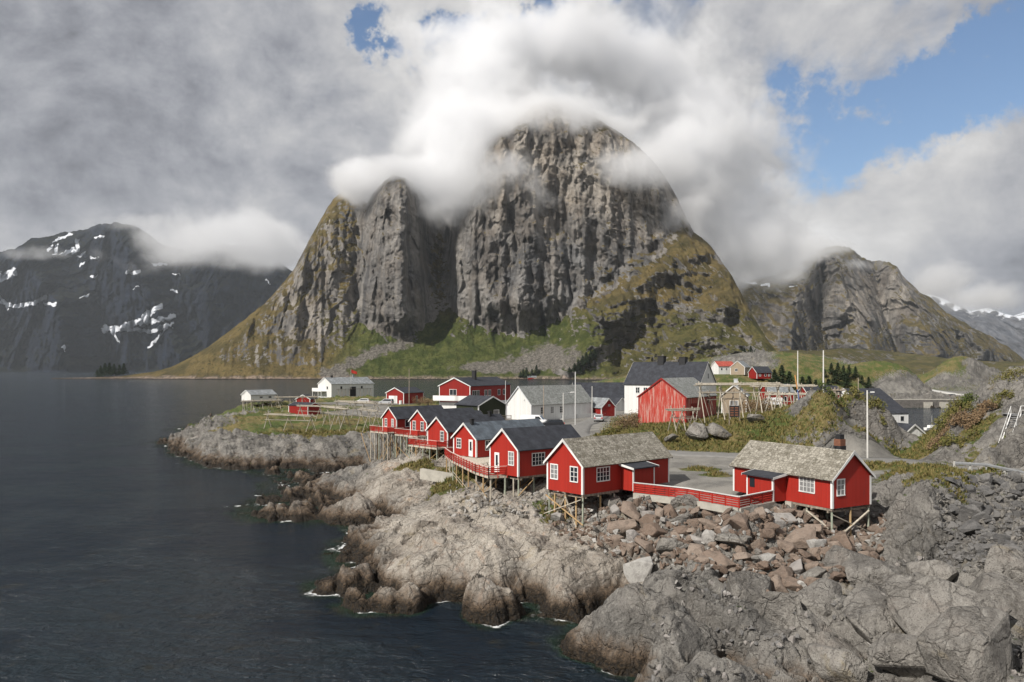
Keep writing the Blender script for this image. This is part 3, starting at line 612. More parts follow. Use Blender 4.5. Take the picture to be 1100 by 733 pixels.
def seg(px, py, pts):
    """pixel distance from a polyline"""
    best = np.full(px.shape, 1e9)
    for (x0, y0), (x1, y1) in zip(pts[:-1], pts[1:]):
        L = (x1 - x0) ** 2 + (y1 - y0) ** 2 + 1e-9
        t = np.clip(((px - x0) * (x1 - x0) + (py - y0) * (y1 - y0)) / L, 0, 1)
        best = np.minimum(best, np.hypot(px - x0 - t * (x1 - x0), py - y0 - t * (y1 - y0)))
    return best
# --- the great crag behind the village
SIL = [(55, 406.4), (90, 405.8), (130, 404), (165, 399.5), (185, 394), (205, 384), (225, 372), (245, 357), (265, 342), (285, 325), (300, 309), (315, 291), (327, 268), (338, 247), (350, 226), (358, 214), (366, 207), (376, 205), (386, 212),
       (394, 218), (402, 206), (412, 195), (424, 188), (436, 191), (450, 203), (462, 216), (470, 226), (478, 228), (486, 222), (496, 214), (505, 206), (511, 190), (514, 172), (520, 158), (530, 147), (545, 134), (560, 122), (575, 113), (590, 108), (604, 111), (622, 119),
       (640, 126), (658, 138), (676, 150), (692, 163), (706, 178), (718, 196), (728, 214), (737, 234), (745, 249), (757, 258), (768, 270), (777, 284), (785, 294), (792, 307), (798, 318), (806, 334), (815, 350), (825, 366), (836, 380), (848, 389), (875, 394)]
cl_x = [180, 300, 345, 388, 400, 430, 455, 475, 485, 510, 560, 600, 640, 680, 720, 745, 790]
cl_y = [392, 396, 395, 350, 352, 364, 350, 335, 332, 350, 357, 345, 325, 296, 268, 252, 300]     # foot of the cliffs
def slope_main(px, py):
    base = np.interp(px, cl_x, cl_y); wob = 9 * vnoise(px / 17, py / 40, seed=4) + 5 * vnoise(px / 6, py / 15, seed=5)
    steep = sstep(base + wob - py, -5, 6)
    leftw = sstep(px, 395, 365)                       # the left flank is a broken 50 degree slope
    cliff = .34 + leftw * .75
    rightw = sstep(px, 690, 770); cliff = cliff + rightw * .9
    talus = 2.3 - .5 * sstep(px, 640, 760)
    k = talus + (cliff - talus) * steep
    gully = gau(px, py, 470, 285, 17, 60); k = k + 1.0 * gully
    top = sstep(py, 175, 120) * sstep(px, 480, 520); k = k + 1.3 * top
    return k
def relief_main(px, py, up):
    r = 0 * px
    r += 60 * np.exp(-up / 8.0)                                         # rounds off to the ridge
    r -= 62 * np.exp(-((px - 428) / 27) ** 4) * sstep(py, 372, 335)        # left pillar
    r += 50 * gau(px, py, 470, 245, 14, 60)                                # gully between pillar and dome
    r += 25 * gau(px, py, 385, 270, 7, 60)
    r -= 70 * np.exp(-np.abs((px - 600) / 112) ** 4) * sstep(py, 372, 320)
    r += 70 * sstep(px, 660, 790) * sstep(py, 330, 230)
    r += 14 * fbm(px / 16 + py / 70, py / 60, octv=3, seed=66) * np.exp(-((px - 590) / 100) ** 4) * sstep(py, 350, 320)
    wpx = px + 9 * fbm(px / 22, py / 22, octv=3, seed=61); wpy = py + 9 * fbm(px / 22, py / 22, octv=3, seed=62)
    r -= 60 * np.exp(-(seg(wpx, wpy, [(745, 262), (700, 300), (650, 345), (610, 385)]) / 26.) ** 2)      # green spur
    r -= 40 * np.exp(-(seg(wpx, wpy, [(785, 300), (760, 345), (735, 385)]) / 17.) ** 2)
    r += 45 * fbm(px / 26, py / 20, octv=4, seed=63) * sstep(px, 600, 660) * sstep(py, 255, 285)
    r += 25 * np.exp(-(seg(wpx, wpy, [(720, 300), (690, 345), (670, 385)]) / 12.) ** 2)
    cz_ = sstep(np.interp(px, cl_x, cl_y) - py, 0, 14) * sstep(px, 330, 400)
    t = (py + .42 * px + 26 * fbm(px / 30, py / 30, octv=4, seed=71)) / 21; r += 4 * (t - np.floor(t) - sstep(t - np.floor(t), .8, 1)) * cz_
    t = (py - .55 * px + 22 * fbm(px / 24, py / 24, octv=4, seed=72)) / 15; r += 7 * (t - np.floor(t) - sstep(t - np.floor(t), .8, 1)) * (cz_ * .35 * (1 - sstep(px, 640, 690)) + sstep(px, 640, 690))
    r += 16 * fbm(px / 34, py / 80, octv=3, seed=73) * cz_
    return r
def attrs_main(px, py, up, k):
    n1 = fbm(px / 24, py / 24, octv=5, seed=91); n2 = fbm(px / 9, py / 9, octv=4, seed=95)
    talus = sstep(k, 1.1, 1.7) * sstep(py, 225, 255)
    g = .06 + .72 * talus + .35 * n1
    g += .42 * sstep(px, 395, 365) * (1 - sstep(py, 215, 205) * .5) - .25 * gau(px, py, 345, 330, 40, 55)
    g += .5 * gau(px, py, 470, 285, 14, 50) + .3 * gau(px, py, 380, 265, 16, 45)
    g += (.06 + .7 * n1) * sstep(px, 640, 720) * sstep(py, 240, 275) + .8 * n2 * sstep(px, 600, 660)
    g -= .6 * np.clip(1 - seg(px, py, [(735, 330), (790, 352), (826, 385)]) / 15, 0, 1)        # pale slabs at the right foot
    g -= .6 * np.clip(1 - seg(px, py, [(700, 350), (660, 372), (640, 392)]) / 7, 0, 1)
    green = sstep(py, 318, 352) * sstep(px, 330, 400) * (1 - .55 * sstep(px, 600, 700)) + .25 * n1
    green += .3 * sstep(px, 640, 700) * sstep(py, 290, 250) * 0
    sc = .85 * np.clip(1 - seg(px, py, [(440, 366), (400, 380), (350, 402), (370, 404)]) / 16, 0, 1)
    sc += .8 * gau(px, py, 590, 385, 55, 22) + .8 * gau(px, py, 520, 395, 40, 8) + .45 * n2
    sc *= sstep(py, 340, 358)
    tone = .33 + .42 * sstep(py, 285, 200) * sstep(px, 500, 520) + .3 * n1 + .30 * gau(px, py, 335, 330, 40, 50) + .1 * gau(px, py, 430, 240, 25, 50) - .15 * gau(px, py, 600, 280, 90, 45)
    return {'grass': g, 'green': np.clip(green, 0, 1), 'scree': sc, 'snow': 0 * px, 'tone': np.clip(tone, 0, 1)}
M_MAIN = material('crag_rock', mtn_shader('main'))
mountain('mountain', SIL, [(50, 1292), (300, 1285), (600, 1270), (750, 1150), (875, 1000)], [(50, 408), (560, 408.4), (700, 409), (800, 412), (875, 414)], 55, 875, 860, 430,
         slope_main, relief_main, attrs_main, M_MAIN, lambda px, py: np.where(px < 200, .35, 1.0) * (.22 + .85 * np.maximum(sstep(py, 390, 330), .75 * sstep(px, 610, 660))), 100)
# --- dark snow-streaked range in the west
SILL = [(-400, 300), (-250, 250), (-120, 262), (-60, 270), (0, 271), (18, 266), (30, 258), (50, 254), (70, 250), (92, 246), (108, 241), (124, 239), (138, 241), (150, 246), (163, 256), (176, 264), (192, 268), (210, 272), (228, 268), (240, 262), (252, 260), (266, 262),
        (276, 272), (288, 282), (298, 280), (308, 286), (318, 296), (345, 310), (400, 340)]
SNOW = [([(112, 355), (132, 352), (150, 346), (162, 335), (172, 328)], 3.6), ([(150, 346), (176, 344), (186, 340)], 3.0), ([(118, 352), (128, 368)], 1.6), ([(132, 352), (160, 356), (182, 350)], 2.2), ([(160, 372), (172, 360), (186, 346)], 1.8),
        ([(0, 298), (14, 293)], 5.0), ([(0, 324), (18, 329), (36, 326), (48, 320)], 2.0), ([(0, 318), (8, 330)], 1.6), ([(48, 326), (60, 326)], 1.6), ([(52, 270), (60, 258), (76, 252)], 1.4), ([(58, 276), (66, 272), (84, 268), (82, 258)], 2.0),
        ([(62, 262), (58, 274)], 1.3), ([(84, 276), (92, 270)], 1.0), ([(102, 256), (112, 254)], 1.5), ([(86, 286), (92, 282)], 1.), ([(136, 294), (150, 292)], 2.0), ([(98, 299), (104, 297)], 1.2), ([(86, 320), (95, 317)], 1.1), ([(98, 278), (105, 277)], 1.2),
        ([(165, 284), (178, 284)], 1.8), ([(186, 294), (193, 295)], 1.2), ([(184, 312), (190, 313)], 1.2), ([(244, 262), (262, 263)], 2.0), ([(288, 284), (296, 280)], 1.4), ([(286, 300), (290, 306)], 1.), ([(68, 372), (70, 378)], .9), ([(143, 310), (148, 308)], .9), ([(284, 278), (292, 276)], 1.2),
        ([(-40, 300), (-10, 305)], 4)]
def attrs_left(px, py, up, k):
    n1 = fbm(px / 20, py / 20, octv=5, seed=191); n2 = fbm(px / 5, py / 5, octv=3, seed=195)
    sn = np.full(px.shape, -.5)
    for pts, wd in SNOW:
        dd = seg(px + 2.5 * vnoise(px / 4, py / 4, seed=33), py + 2 * vnoise(px / 5, py / 3, seed=34), pts); sn = np.maximum(sn, 1 - dd / (wd * 1.9))
    return {'grass': .10 + .25 * n1 + .25 * sstep(py, 340, 395), 'green': .2 + 0 * px, 'scree': -.5 + 0 * px, 'snow': sn + .45 * n2, 'tone': np.clip(.0 + .2 * n1, 0, 1)}
def far_mat(mul):
    base = mtn_shader('far')
    return base
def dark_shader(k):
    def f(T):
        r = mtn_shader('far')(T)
        # rock colour times k; on the western range this paints in its shade
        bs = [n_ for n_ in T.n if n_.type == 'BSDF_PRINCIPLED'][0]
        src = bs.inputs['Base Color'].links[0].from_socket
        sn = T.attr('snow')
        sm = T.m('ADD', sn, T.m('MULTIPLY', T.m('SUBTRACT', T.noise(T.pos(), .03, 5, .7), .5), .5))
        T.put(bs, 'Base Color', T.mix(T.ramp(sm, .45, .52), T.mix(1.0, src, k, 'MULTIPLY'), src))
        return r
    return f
M_LEFT = material('shade_tinted_range_rock', dark_shader((.07, .105, .19, 1)))  # dark blue multiplier stands in for the shade over the western range
def relief_left(px, py, up):
    r = 260 * np.exp(-up / 14.0)
    for pts, a, wd in [([(124, 240), (150, 300), (200, 395)], -260, 26), ([(20, 262), (60, 330), (70, 398)], -240, 24), ([(95, 246), (100, 300), (120, 398)], 170, 20), ([(250, 262), (225, 330), (230, 398)], -230, 30), ([(176, 264), (190, 330), (215, 370)], 160, 14)]:
        r = r + a * np.exp(-(seg(px, py, pts) / wd) ** 1.5)
    return r
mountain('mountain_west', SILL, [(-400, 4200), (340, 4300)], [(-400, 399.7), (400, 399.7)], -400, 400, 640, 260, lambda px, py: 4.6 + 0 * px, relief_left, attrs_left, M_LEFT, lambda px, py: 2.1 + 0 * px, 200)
# --- the eastern peak
SILR = [(700, 345), (740, 330), (775, 312), (795, 303), (815, 300), (832, 296), (848, 290), (862, 284), (872, 277), (880, 270), (888, 266), (898, 264), (908, 265), (918, 269), (926, 277), (934, 280), (946, 281), (956, 282), (964, 288), (970, 297), (978, 305), (990, 315), (1002, 322),
        (1014, 334), (1026, 341), (1040, 349), (1056, 358), (1070, 365), (1082, 371), (1086, 376), (1100, 386), (1130, 389), (1300, 391)]
def relief_right(px, py, up):
    r = 160 * np.exp(-up / 12.0)
    for pts, a, wd in [([(898, 264), (905, 310), (930, 350), (940, 390)], -150, 20), ([(962, 290), (985, 330), (1010, 380)], -140, 15), ([(940, 285), (945, 320), (965, 380)], 170, 9), ([(872, 280), (850, 330), (850, 385)], -150, 18), ([(1020, 340), (1060, 375)], -100, 10),
                       ([(885, 290), (880, 340), (895, 385)], 140, 10)]:
        r = r + a * np.exp(-(seg(px, py, pts) / wd) ** 1.5)
    return r
def attrs_right(px, py, up, k):
    n1 = fbm(px / 22, py / 22, octv=5, seed=291); n2 = fbm(px / 5, py / 5, octv=3, seed=295)
    sn = np.full(px.shape, -.5)
    for pts, wd in [([(800, 303), (812, 304)], 1.4), ([(818, 306), (826, 307)], 1.3), ([(796, 300), (804, 297)], 1.2), ([(848, 308), (856, 307)], .8)]:
        sn = np.maximum(sn, 1 - seg(px, py + 2 * n2, pts) / (wd * 1.9))
    g = .30 + .5 * n1 + .4 * n2 - .5 * gau(px, py, 940, 320, 48, 32) + .15 * sstep(py, 340, 380)
    tone = .25 + .25 * n1 + .5 * gau(px, py, 930, 320, 55, 30)  # paler centre paints the sunlit face into the rock tone
    return {'grass': g, 'green': .10 + .15 * n1, 'scree': -.4 + .75 * gau(px, py, 1000, 350, 45, 12) , 'snow': sn, 'tone': np.clip(tone, 0, 1)}
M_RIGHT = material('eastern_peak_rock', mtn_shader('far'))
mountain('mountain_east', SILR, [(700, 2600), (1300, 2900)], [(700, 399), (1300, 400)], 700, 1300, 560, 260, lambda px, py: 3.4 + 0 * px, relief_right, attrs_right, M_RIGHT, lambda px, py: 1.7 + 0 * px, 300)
# --- farthest snowy range behind it, and the ridge showing above the cloud gap
SILF = [(740, 300), (780, 285), (800, 262), (815, 262), (826, 255), (842, 262), (858, 270), (900, 290), (960, 310), (1000, 316), (1016, 322), (1030, 330), (1046, 336), (1060, 331), (1080, 338), (1100, 342), (1130, 330), (1180, 310), (1300, 320)]
def attrs_far(px, py, up, k):
    n1 = fbm(px / 12, py / 9, octv=5, seed=391)
    return {'grass': -.4 + 0 * px, 'green': 0 * px, 'scree': -.5 + 0 * px, 'snow': .62 - up / 26 + .9 * n1, 'tone': .3 + 0 * px}
M_FAR = material('snowy_range_rock', dark_shader((.6, .66, .8, 1)))
mountain('mountain_far_east', SILF, [(740, 7000), (1300, 7000)], [(740, 398.5), (1300, 398.5)], 740, 1300, 380, 120, lambda px, py: 9.0 + 0 * px, lambda a, b, u: 500 * np.exp(-u / 12.), attrs_far, M_FAR, lambda px, py: 1.0 + 0 * px, 400)
# --- low rocky land between harbour and eastern peak
SILH = [(640, 415.5), (660, 409), (680, 398), (700, 392), (720, 388), (760, 387), (800, 383), (830, 379), (850, 376), (880, 377), (905, 374), (935, 376), (960, 378), (985, 381), (1010, 384), (1030, 386), (1060, 388), (1090, 389), (1120, 387), (1160, 384), (1300, 386)]
def attrs_hill(px, py, up, k):
    n1 = fbm(px / 12, py / 4, octv=5, seed=491)
    return {'grass': .16 + .8 * n1, 'green': .35 + .5 * n1, 'scree': -.2 + .5 * n1, 'snow': -.5 + 0 * px, 'tone': np.clip(.35 + n1, 0, 1)}
M_HILL = material('low_hill_rock', mtn_shader('main'))
mountain('hills', SILH, [(640, 760), (800, 740), (900, 900), (960, 1500), (1300, 1600)], [(640, 416.2), (800, 416.6), (900, 413), (960, 406.2), (1300, 405.6)], 640, 1300, 520, 60, lambda px, py: 14.0 + 0 * px, lambda a, b, u: 60 * np.exp(-u / 4.), attrs_hill, M_HILL, lambda px, py: .5 + 0 * px, 500, back=300)
DBG = bpy.data.objects['mountain'].data
_v = np.empty(len(DBG.vertices) * 3, np.float32); DBG.vertices.foreach_get('co', _v); _v = _v.reshape(-1, 860, 3)[:430]
_px = 550 + F * _v[..., 0] / _v[..., 1]; _py = 396 - F * (_v[..., 2] - CAMZ) / _v[..., 1]

# ------------------------------------------------------------------ cloud caps (real volumes, lit by sun and sky)
def cloud(name, blobs, dens, nscale, label, thr=.42, lo=None, hi=None, step=1.0, stretch=(1, 1, 1), amp=2.6, wid=.70):
    """blobs: (px, py, Y, rx px, rz px, ry metres, weight)"""
    def f(T):
        P = T.pos()
        wn = T.new('ShaderNodeTexNoise', None, Vector=P, Scale=nscale * .8, Detail=1.0).outputs['Color']
        Q = T.vm('ADD', P, T.vm('SCALE', T.vm('SUBTRACT', wn, (.5, .5, .5)), 1.1 / nscale * .35))
        tot = None
        for (px, py, Y, rx, rz, ry, wt) in blobs:
            c = ((px - 550) / F * Y, Y, CAMZ + (396 - py) / F * Y)
            v = T.vm('SUBTRACT', Q, c); v = T.vm('MULTIPLY', v, (F / (rx * Y), 1 / ry, F / (rz * Y)))
            L = T.new('ShaderNodeVectorMath', {'operation': 'DOT_PRODUCT'}, i0=v, i1=v).outputs['Value']
            g = T.m('MULTIPLY', T.m('EXPONENT', T.m('MULTIPLY', L, -1.0)), wt)
            tot = g if tot is None else T.m('ADD', tot, g)
        nz = T.noise(T.scale(P, stretch), nscale, 5, .64, .2)
        t = T.m('ADD', tot, T.m('MULTIPLY', T.m('SUBTRACT', nz, .5), amp))
        t = T.m('MULTIPLY', T.ramp(t, thr, thr + wid), T.ramp(tot, .05, .3))
        v = T.new('ShaderNodeVolumePrincipled', None, Density=T.m('MULTIPLY', t, dens), Anisotropy=0.15)
        T.put(v, 'Color', (.97, .975, .985))
        return {0: None} if False else {'Volume': v.outputs[0]}
    m = material(name, f); m.cycles.volume_step_rate = step
    pts = []
    for (px, py, Y, rx, rz, ry, wt) in blobs:
        for sx in (-1, 1):
            for sy in (-1, 1):
                for sz in (-1, 1):
                    k = 1.45
                    pts.append(((px - 550) / F * Y + sx * rx * Y / F * k, Y + sy * ry * k, CAMZ + (396 - py) / F * Y + sz * rz * Y / F * k))
    bm = bmesh.new()
    for p in pts: bm.verts.new(p)
    r = bmesh.ops.convex_hull(bm, input=bm.verts)
    bmesh.ops.delete(bm, geom=[g for g in r['geom_interior'] if isinstance(g, bmesh.types.BMVert)], context='VERTS')
    me = bpy.data.meshes.new(name); bm.to_mesh(me); bm.free(); me.materials.append(m)
    o = bpy.data.objects.new(name, me); link(o); tag(o, label, 'cloud', None, 'stuff')
    return o
cloud('summit_cloud', [(600, 50, 1640, 150, 46, 130, 1.15), (492, 178, 1490, 32, 58, 90, 1.35), (452, 155, 1540, 58, 36, 90, .92), (500, 105, 1590, 62, 48, 90, 1.2), (385, 200, 1490, 40, 26, 90, 1.15), (426, 182, 1395, 36, 19, 45, 1.0), (474, 205, 1430, 32, 38, 60, 1.05),
                       (540, 195, 1372, 50, 44, 45, .95), (592, 116, 1495, 66, 20, 55, .88), (600, 135, 1450, 70, 20, 45, .80), (540, 140, 1470, 52, 28, 60, .85), (672, 182, 1400, 62, 26, 50, .98), (660, 128, 1500, 55, 20, 60, .8), (728, 235, 1480, 34, 34, 60, .9), (755, 165, 1640, 75, 95, 110, 1.2), (800, 262, 1700, 60, 60, 100, 1.0)],
      0.038, .0075, 'white cloud draped over the summit of the great crag', step=.42)
cloud('western_cloud', [(230, 262, 4400, 70, 20, 500, 1.1), (290, 262, 4500, 50, 22, 500, 1.1), (185, 275, 4150, 30, 12, 250, .7), (125, 278, 4000, 14, 12, 200, .62), (20, 268, 4100, 45, 8, 250, .7), (165, 240, 4600, 60, 12, 300, .8), (250, 285, 4150, 40, 10, 250, .62)],
      0.0050, .0026, 'grey white cloud clinging to the western range', step=.5, amp=3.4)
cloud('eastern_cloud', [(810, 285, 3050, 55, 26, 350, 1.15), (850, 275, 3000, 30, 16, 250, .9), (765, 290, 3000, 40, 30, 300, 1.0), (905, 268, 2850, 26, 8, 150, .62), (935, 285, 2750, 30, 7, 120, .6), (1010, 300, 3300, 36, 22, 250, 1.0), (1060, 322, 3600, 50, 16, 250, 1.0)],
      0.009, .0036, 'white cloud wrapped round the eastern peak', step=.5, amp=3.4)

# ------------------------------------------------------------------ the air between here and the far mountains
hz = MB(); hz.box(-6500, -120, -10, 8500, 11500, 900)
def haze_f(T):
    v = T.new('ShaderNodeVolumePrincipled', None, Density=0.00003, Anisotropy=0.2); T.put(v, 'Color', (.86, .93, 1.0)); return {'Volume': v.outputs[0]}
ho = hz.build('haze', material('haze', haze_f)); tag(ho, kind='stuff')
# ------------------------------------------------------------------ building materials
def paint(name, col, board=.16, worn=0.0, worncol=(.5, .45, .42), rough=.6, dirt=.42):
    def f(T):
        P = T.obj(); x, y, z = T.sep(P)
        u = T.m('FRACT', T.m('DIVIDE', T.m('ADD', x, y), board))
        gap_ = T.m('ADD', T.ramp(u, 0, .10, 1, 0), T.ramp(u, .90, 1.0, 0, 1))
        cell = T.new('ShaderNodeTexWhiteNoise', {'noise_dimensions': '1D'}, W=T.m('FLOOR', T.m('DIVIDE', T.m('ADD', x, y), board))).outputs[0]
        n = T.noise(T.scale(P, (1, 1, .3)), 2.2, 5, .65)
        c = T.mix(T.m('MULTIPLY', T.m('ADD', T.m('MULTIPLY', cell, .5), T.m('MULTIPLY', n, .6)), .55), (*col, 1), tuple(min(1, v * .55) for v in col) + (1,))
        c = T.mix(T.ramp(T.noise(T.scale(P, (1, 1, .25)), 1.1, 6, .7), .56, .75, 0, dirt), c, tuple(v * .35 + .03 for v in col) + (1,))
        if worn: c = T.mix(T.ramp(T.noise(T.scale(P, (3, 3, .25)), 1.3, 6, .75), .62 - worn * .22, .74 - worn * .15, 0, .8), c, (*worncol, 1))
        c = T.mix(T.m('MULTIPLY', gap_, .45), c, tuple(v * .25 for v in col) + (1,))
        nrm = T.bump(T.m('SUBTRACT', T.m('MULTIPLY', n, .3), gap_), .7, .02)
        return principled(T, c, rough, nrm, Specular_IOR_Level=.25)
    return material(name, f)
RED = paint('red_paint', (.385, .027, .017)); REDD = paint('dark_red_paint', (.27, .016, .012)); REDW = paint('weathered_red_paint', (.46, .050, .034), .2, .75, (.50, .34, .29))
WHITE = paint('white_paint', (.78, .78, .76), .18, dirt=.15); TRIM = paint('white_trim', (.80, .80, .78), 9.0, dirt=.1); GREEN = paint('olive_green_paint', (.035, .042, .022)); BEIGE = paint('beige_paint', (.36, .29, .21)); ORANGE = paint('orange_paint', (.62, .20, .04))
PALE = paint('grey_white_paint', (.62, .64, .66), .2, dirt=.3)
def wood_mat(name, a, b):
    def f(T):
        P = T.obj(); n = T.noise(T.scale(P, (1, 1, .35)), 5.0, 5, .7); m_ = T.noise(P, .9, 3, .6)
        c = T.mix(T.ramp(n, .35, .7), (*a, 1), (*b, 1)); c = T.mix(T.ramp(m_, .5, .7, 0, .45), c, (*[v * .45 for v in a], 1))
        return principled(T, c, .85, T.bump(n, .5, .02), Specular_IOR_Level=.2)
    return material(name, f)
WOOD = wood_mat('weathered_wood', (.36, .32, .26), (.60, .55, .46)); WOODN = wood_mat('newer_wood', (.36, .24, .12), (.50, .36, .20)); WOODG = wood_mat('greenish_wood', (.24, .27, .21), (.40, .42, .34)); WOODD = wood_mat('dark_wood', (.18, .15, .12), (.34, .29, .235))
WOODR = wood_mat('rack_wood', (.25, .225, .185), (.44, .40, .33))
def tiles(name, a, b, dark, sc=(3.2, 4.2), seam=.5):
    def f(T):
        P = T.obj(); x, y, z = T.sep(P)
        Q = T.new('ShaderNodeCombineXYZ', None, i0=T.m('MULTIPLY', y, sc[0]), i1=T.m('MULTIPLY', z, sc[1] * 1.4), i2=0).outputs[0]
        Q = T.vm('ADD', Q, T.vm('SCALE', T.new('ShaderNodeTexNoise', None, Vector=P, Scale=3.0).outputs['Color'], .35))
        v = T.new('ShaderNodeTexVoronoi', None, Vector=Q, Scale=1.0, Randomness=.75)
        g = T.sep(v.outputs['Color'])[0]; n = T.noise(P, 1.1, 5, .65); n2 = T.noise(T.scale(P, (1, 1, .4)), .45, 4, .6)
        c = T.mix(g, (*a, 1), (*b, 1)); c = T.mix(T.ramp(n, .5, .7, 0, .6), c, (*dark, 1)); c = T.mix(T.ramp(n2, .5, .7, 0, .4), c, tuple(v_ * 1.25 for v_ in b) + (1,))
        e = T.vor(Q, 1.0, 'DISTANCE_TO_EDGE', rand=.75)
        c = T.mix(T.ramp(e, 0, .12, seam, 0), c, tuple(v_ * .35 for v_ in dark) + (1,))
        return principled(T, c, .9, T.bump(T.m('ADD', T.m('MULTIPLY', g, .6), T.ramp(e, 0, .15)), .8, .04), Specular_IOR_Level=.2)
    return material(name, f)
SLATE = tiles('slate_tiles', (.17, .155, .125), (.33, .31, .265), (.10, .09, .065)); SLATEG = tiles('grey_slate', (.20, .21, .20), (.31, .32, .31), (.13, .135, .12))
def felt(name, col, seam=1.0):
    def f(T):
        P = T.obj(); x, y, z = T.sep(P)
        u = T.m('FRACT', T.m('DIVIDE', y, seam)); s_ = T.ramp(u, 0, .06, 1, 0); n = T.noise(P, 1.0, 6, .65)
        c = T.mix(T.ramp(n, .35, .7), (*col, 1), tuple(v * 1.8 + .004 for v in col) + (1,)); c = T.mix(T.m('MULTIPLY', s_, .5), c, tuple(v * .4 for v in col) + (1,))
        return principled(T, c, .75, T.bump(T.m('ADD', s_, T.m('MULTIPLY', n, .5)), .5, .03), Specular_IOR_Level=.3)
    return material(name, f)
BLACK = felt('black_roofing', (.022, .024, .030)); BLUEG = felt('blue_grey_roofing', (.060, .072, .086)); GREYR = felt('grey_roofing', (.15, .16, .165)); REDR = felt('red_roofing', (.25, .05, .035))
def plain(name, col, rough=.6, metal=0.0, var=.3, scale=3.0, spec=.4):
    def f(T):
        P = T.obj(); n = T.noise(P, scale, 5, .65)
        c = T.mix(T.m('MULTIPLY', T.ramp(n, .35, .7), var), (*col, 1), tuple(v * .5 for v in col) + (1,))
        return principled(T, c, rough, T.bump(n, .25, .02), Metallic=metal, Specular_IOR_Level=spec)
    return material(name, f)
GLASS = plain('window_glass', (.020, .024, .030), .08, 0, .2, 1.0, .6); CURT = plain('curtained_glass', (.22, .22, .22), .2, 0, .5, 2.5, .6)
CONC = plain('concrete', (.42, .40, .35), .9, 0, .5, 1.2, .2); CHIM = plain('black_chimney', (.02, .02, .022), .7); BRICK = plain('brick', (.20, .085, .05), .9, 0, .6, 6)
STEEL = plain('galvanised_steel', (.45, .46, .47), .45, .6, .3); PGREY = plain('pole_grey', (.50, .49, .46), .7, 0, .3)
ASPH = plain('asphalt', (.20, .195, .185), .9, 0, .5, 1.5, .2)

def empty(name, loc, rz=0.0, label=None, cat=None, group=None):
    o = bpy.data.objects.new(name, None); o.location = loc; o.rotation_euler = (0, 0, rz); o.empty_display_size = .5
    link(o); return tag(o, label, cat, group)
def tree_copy(o, parent=None):
    c = o.copy(); link(c, parent)
    for ch in o.children: tree_copy(ch, c)
    return c

wr = random.Random(9)
def window(face, a, z, w_, h_, cols, rows, W2, L, root, glass=None, frame=None, fr=.09, name='window'):
    """a = centre along the wall measured from the near corner"""
    f = MB(); p = MB(); o = .035
    def put(mb, u0, z0, u1, z1, d0, d1):
        if face == 'F': mb.box(u0, -d1, z0, u1, -d0, z1)
        elif face == 'B': mb.box(u0, L + d0, z0, u1, L + d1, z1)
        elif face == 'R': mb.box(W2 + d0, u0, z0, W2 + d1, u1, z1)
        elif face == 'L': mb.box(-W2 - d1, u0, z0, -W2 - d0, u1, z1)
        elif face == 'C': pass
    u0, u1, z0, z1 = a - w_ / 2, a + w_ / 2, z, z + h_
    put(f, u0, z0, u1, z0 + fr, 0, o + .03); put(f, u0, z1 - fr, u1, z1, 0, o + .02)
    put(f, u0, z0 + fr, u0 + fr, z1 - fr, 0, o); put(f, u1 - fr, z0 + fr, u1, z1 - fr, 0, o)
    iw = w_ - 2 * fr; ih = h_ - 2 * fr
    for k in range(1, cols):
        c = u0 + fr + iw * k / cols; put(f, c - .03, z0 + fr, c + .03, z1 - fr, 0, o - .004)
    for k in range(1, rows):
        c = z0 + fr + ih * k / rows; put(f, u0 + fr, c - .02, u1 - fr, c + .02, 0, o - .010)
    put(p, u0 + fr * .5, z0 + fr * .5, u1 - fr * .5, z1 - fr * .5, .002, .012)
    fo = f.build(name, frame or TRIM, root); p.build('pane', glass or wr.choice([GLASS, GLASS, CURT]), fo)
    return fo
def door(face, a, z, w_, h_, W2, L, root, mat=None, lite=True):
    d_ = MB(); t = MB()
    def put(mb, u0, z0, u1, z1, d0, d1):
        if face == 'F': mb.box(u0, -d1, z0, u1, -d0, z1)
        elif face == 'R': mb.box(W2 + d0, u0, z0, W2 + d1, u1, z1)
        elif face == 'L': mb.box(-W2 - d1, u0, z0, -W2 - d0, u1, z1)
        elif face == 'B': mb.box(u0, L + d0, z0, u1, L + d1, z1)
    put(d_, a - w_ / 2, z, a + w_ / 2, z + h_, 0, .05)
    o = d_.build('door', mat or TRIM, root)
    if lite: put(t, a - w_ * .22, z + h_ * .35, a + w_ * .22, z + h_ * .88, .051, .06); t.build('pane', GLASS, o)
    h = MB(); put(h, a + w_ * .33, z + h_ * .45, a + w_ * .38, z + h_ * .5, .05, .11); h.build('handle', STEEL, o)
    return o

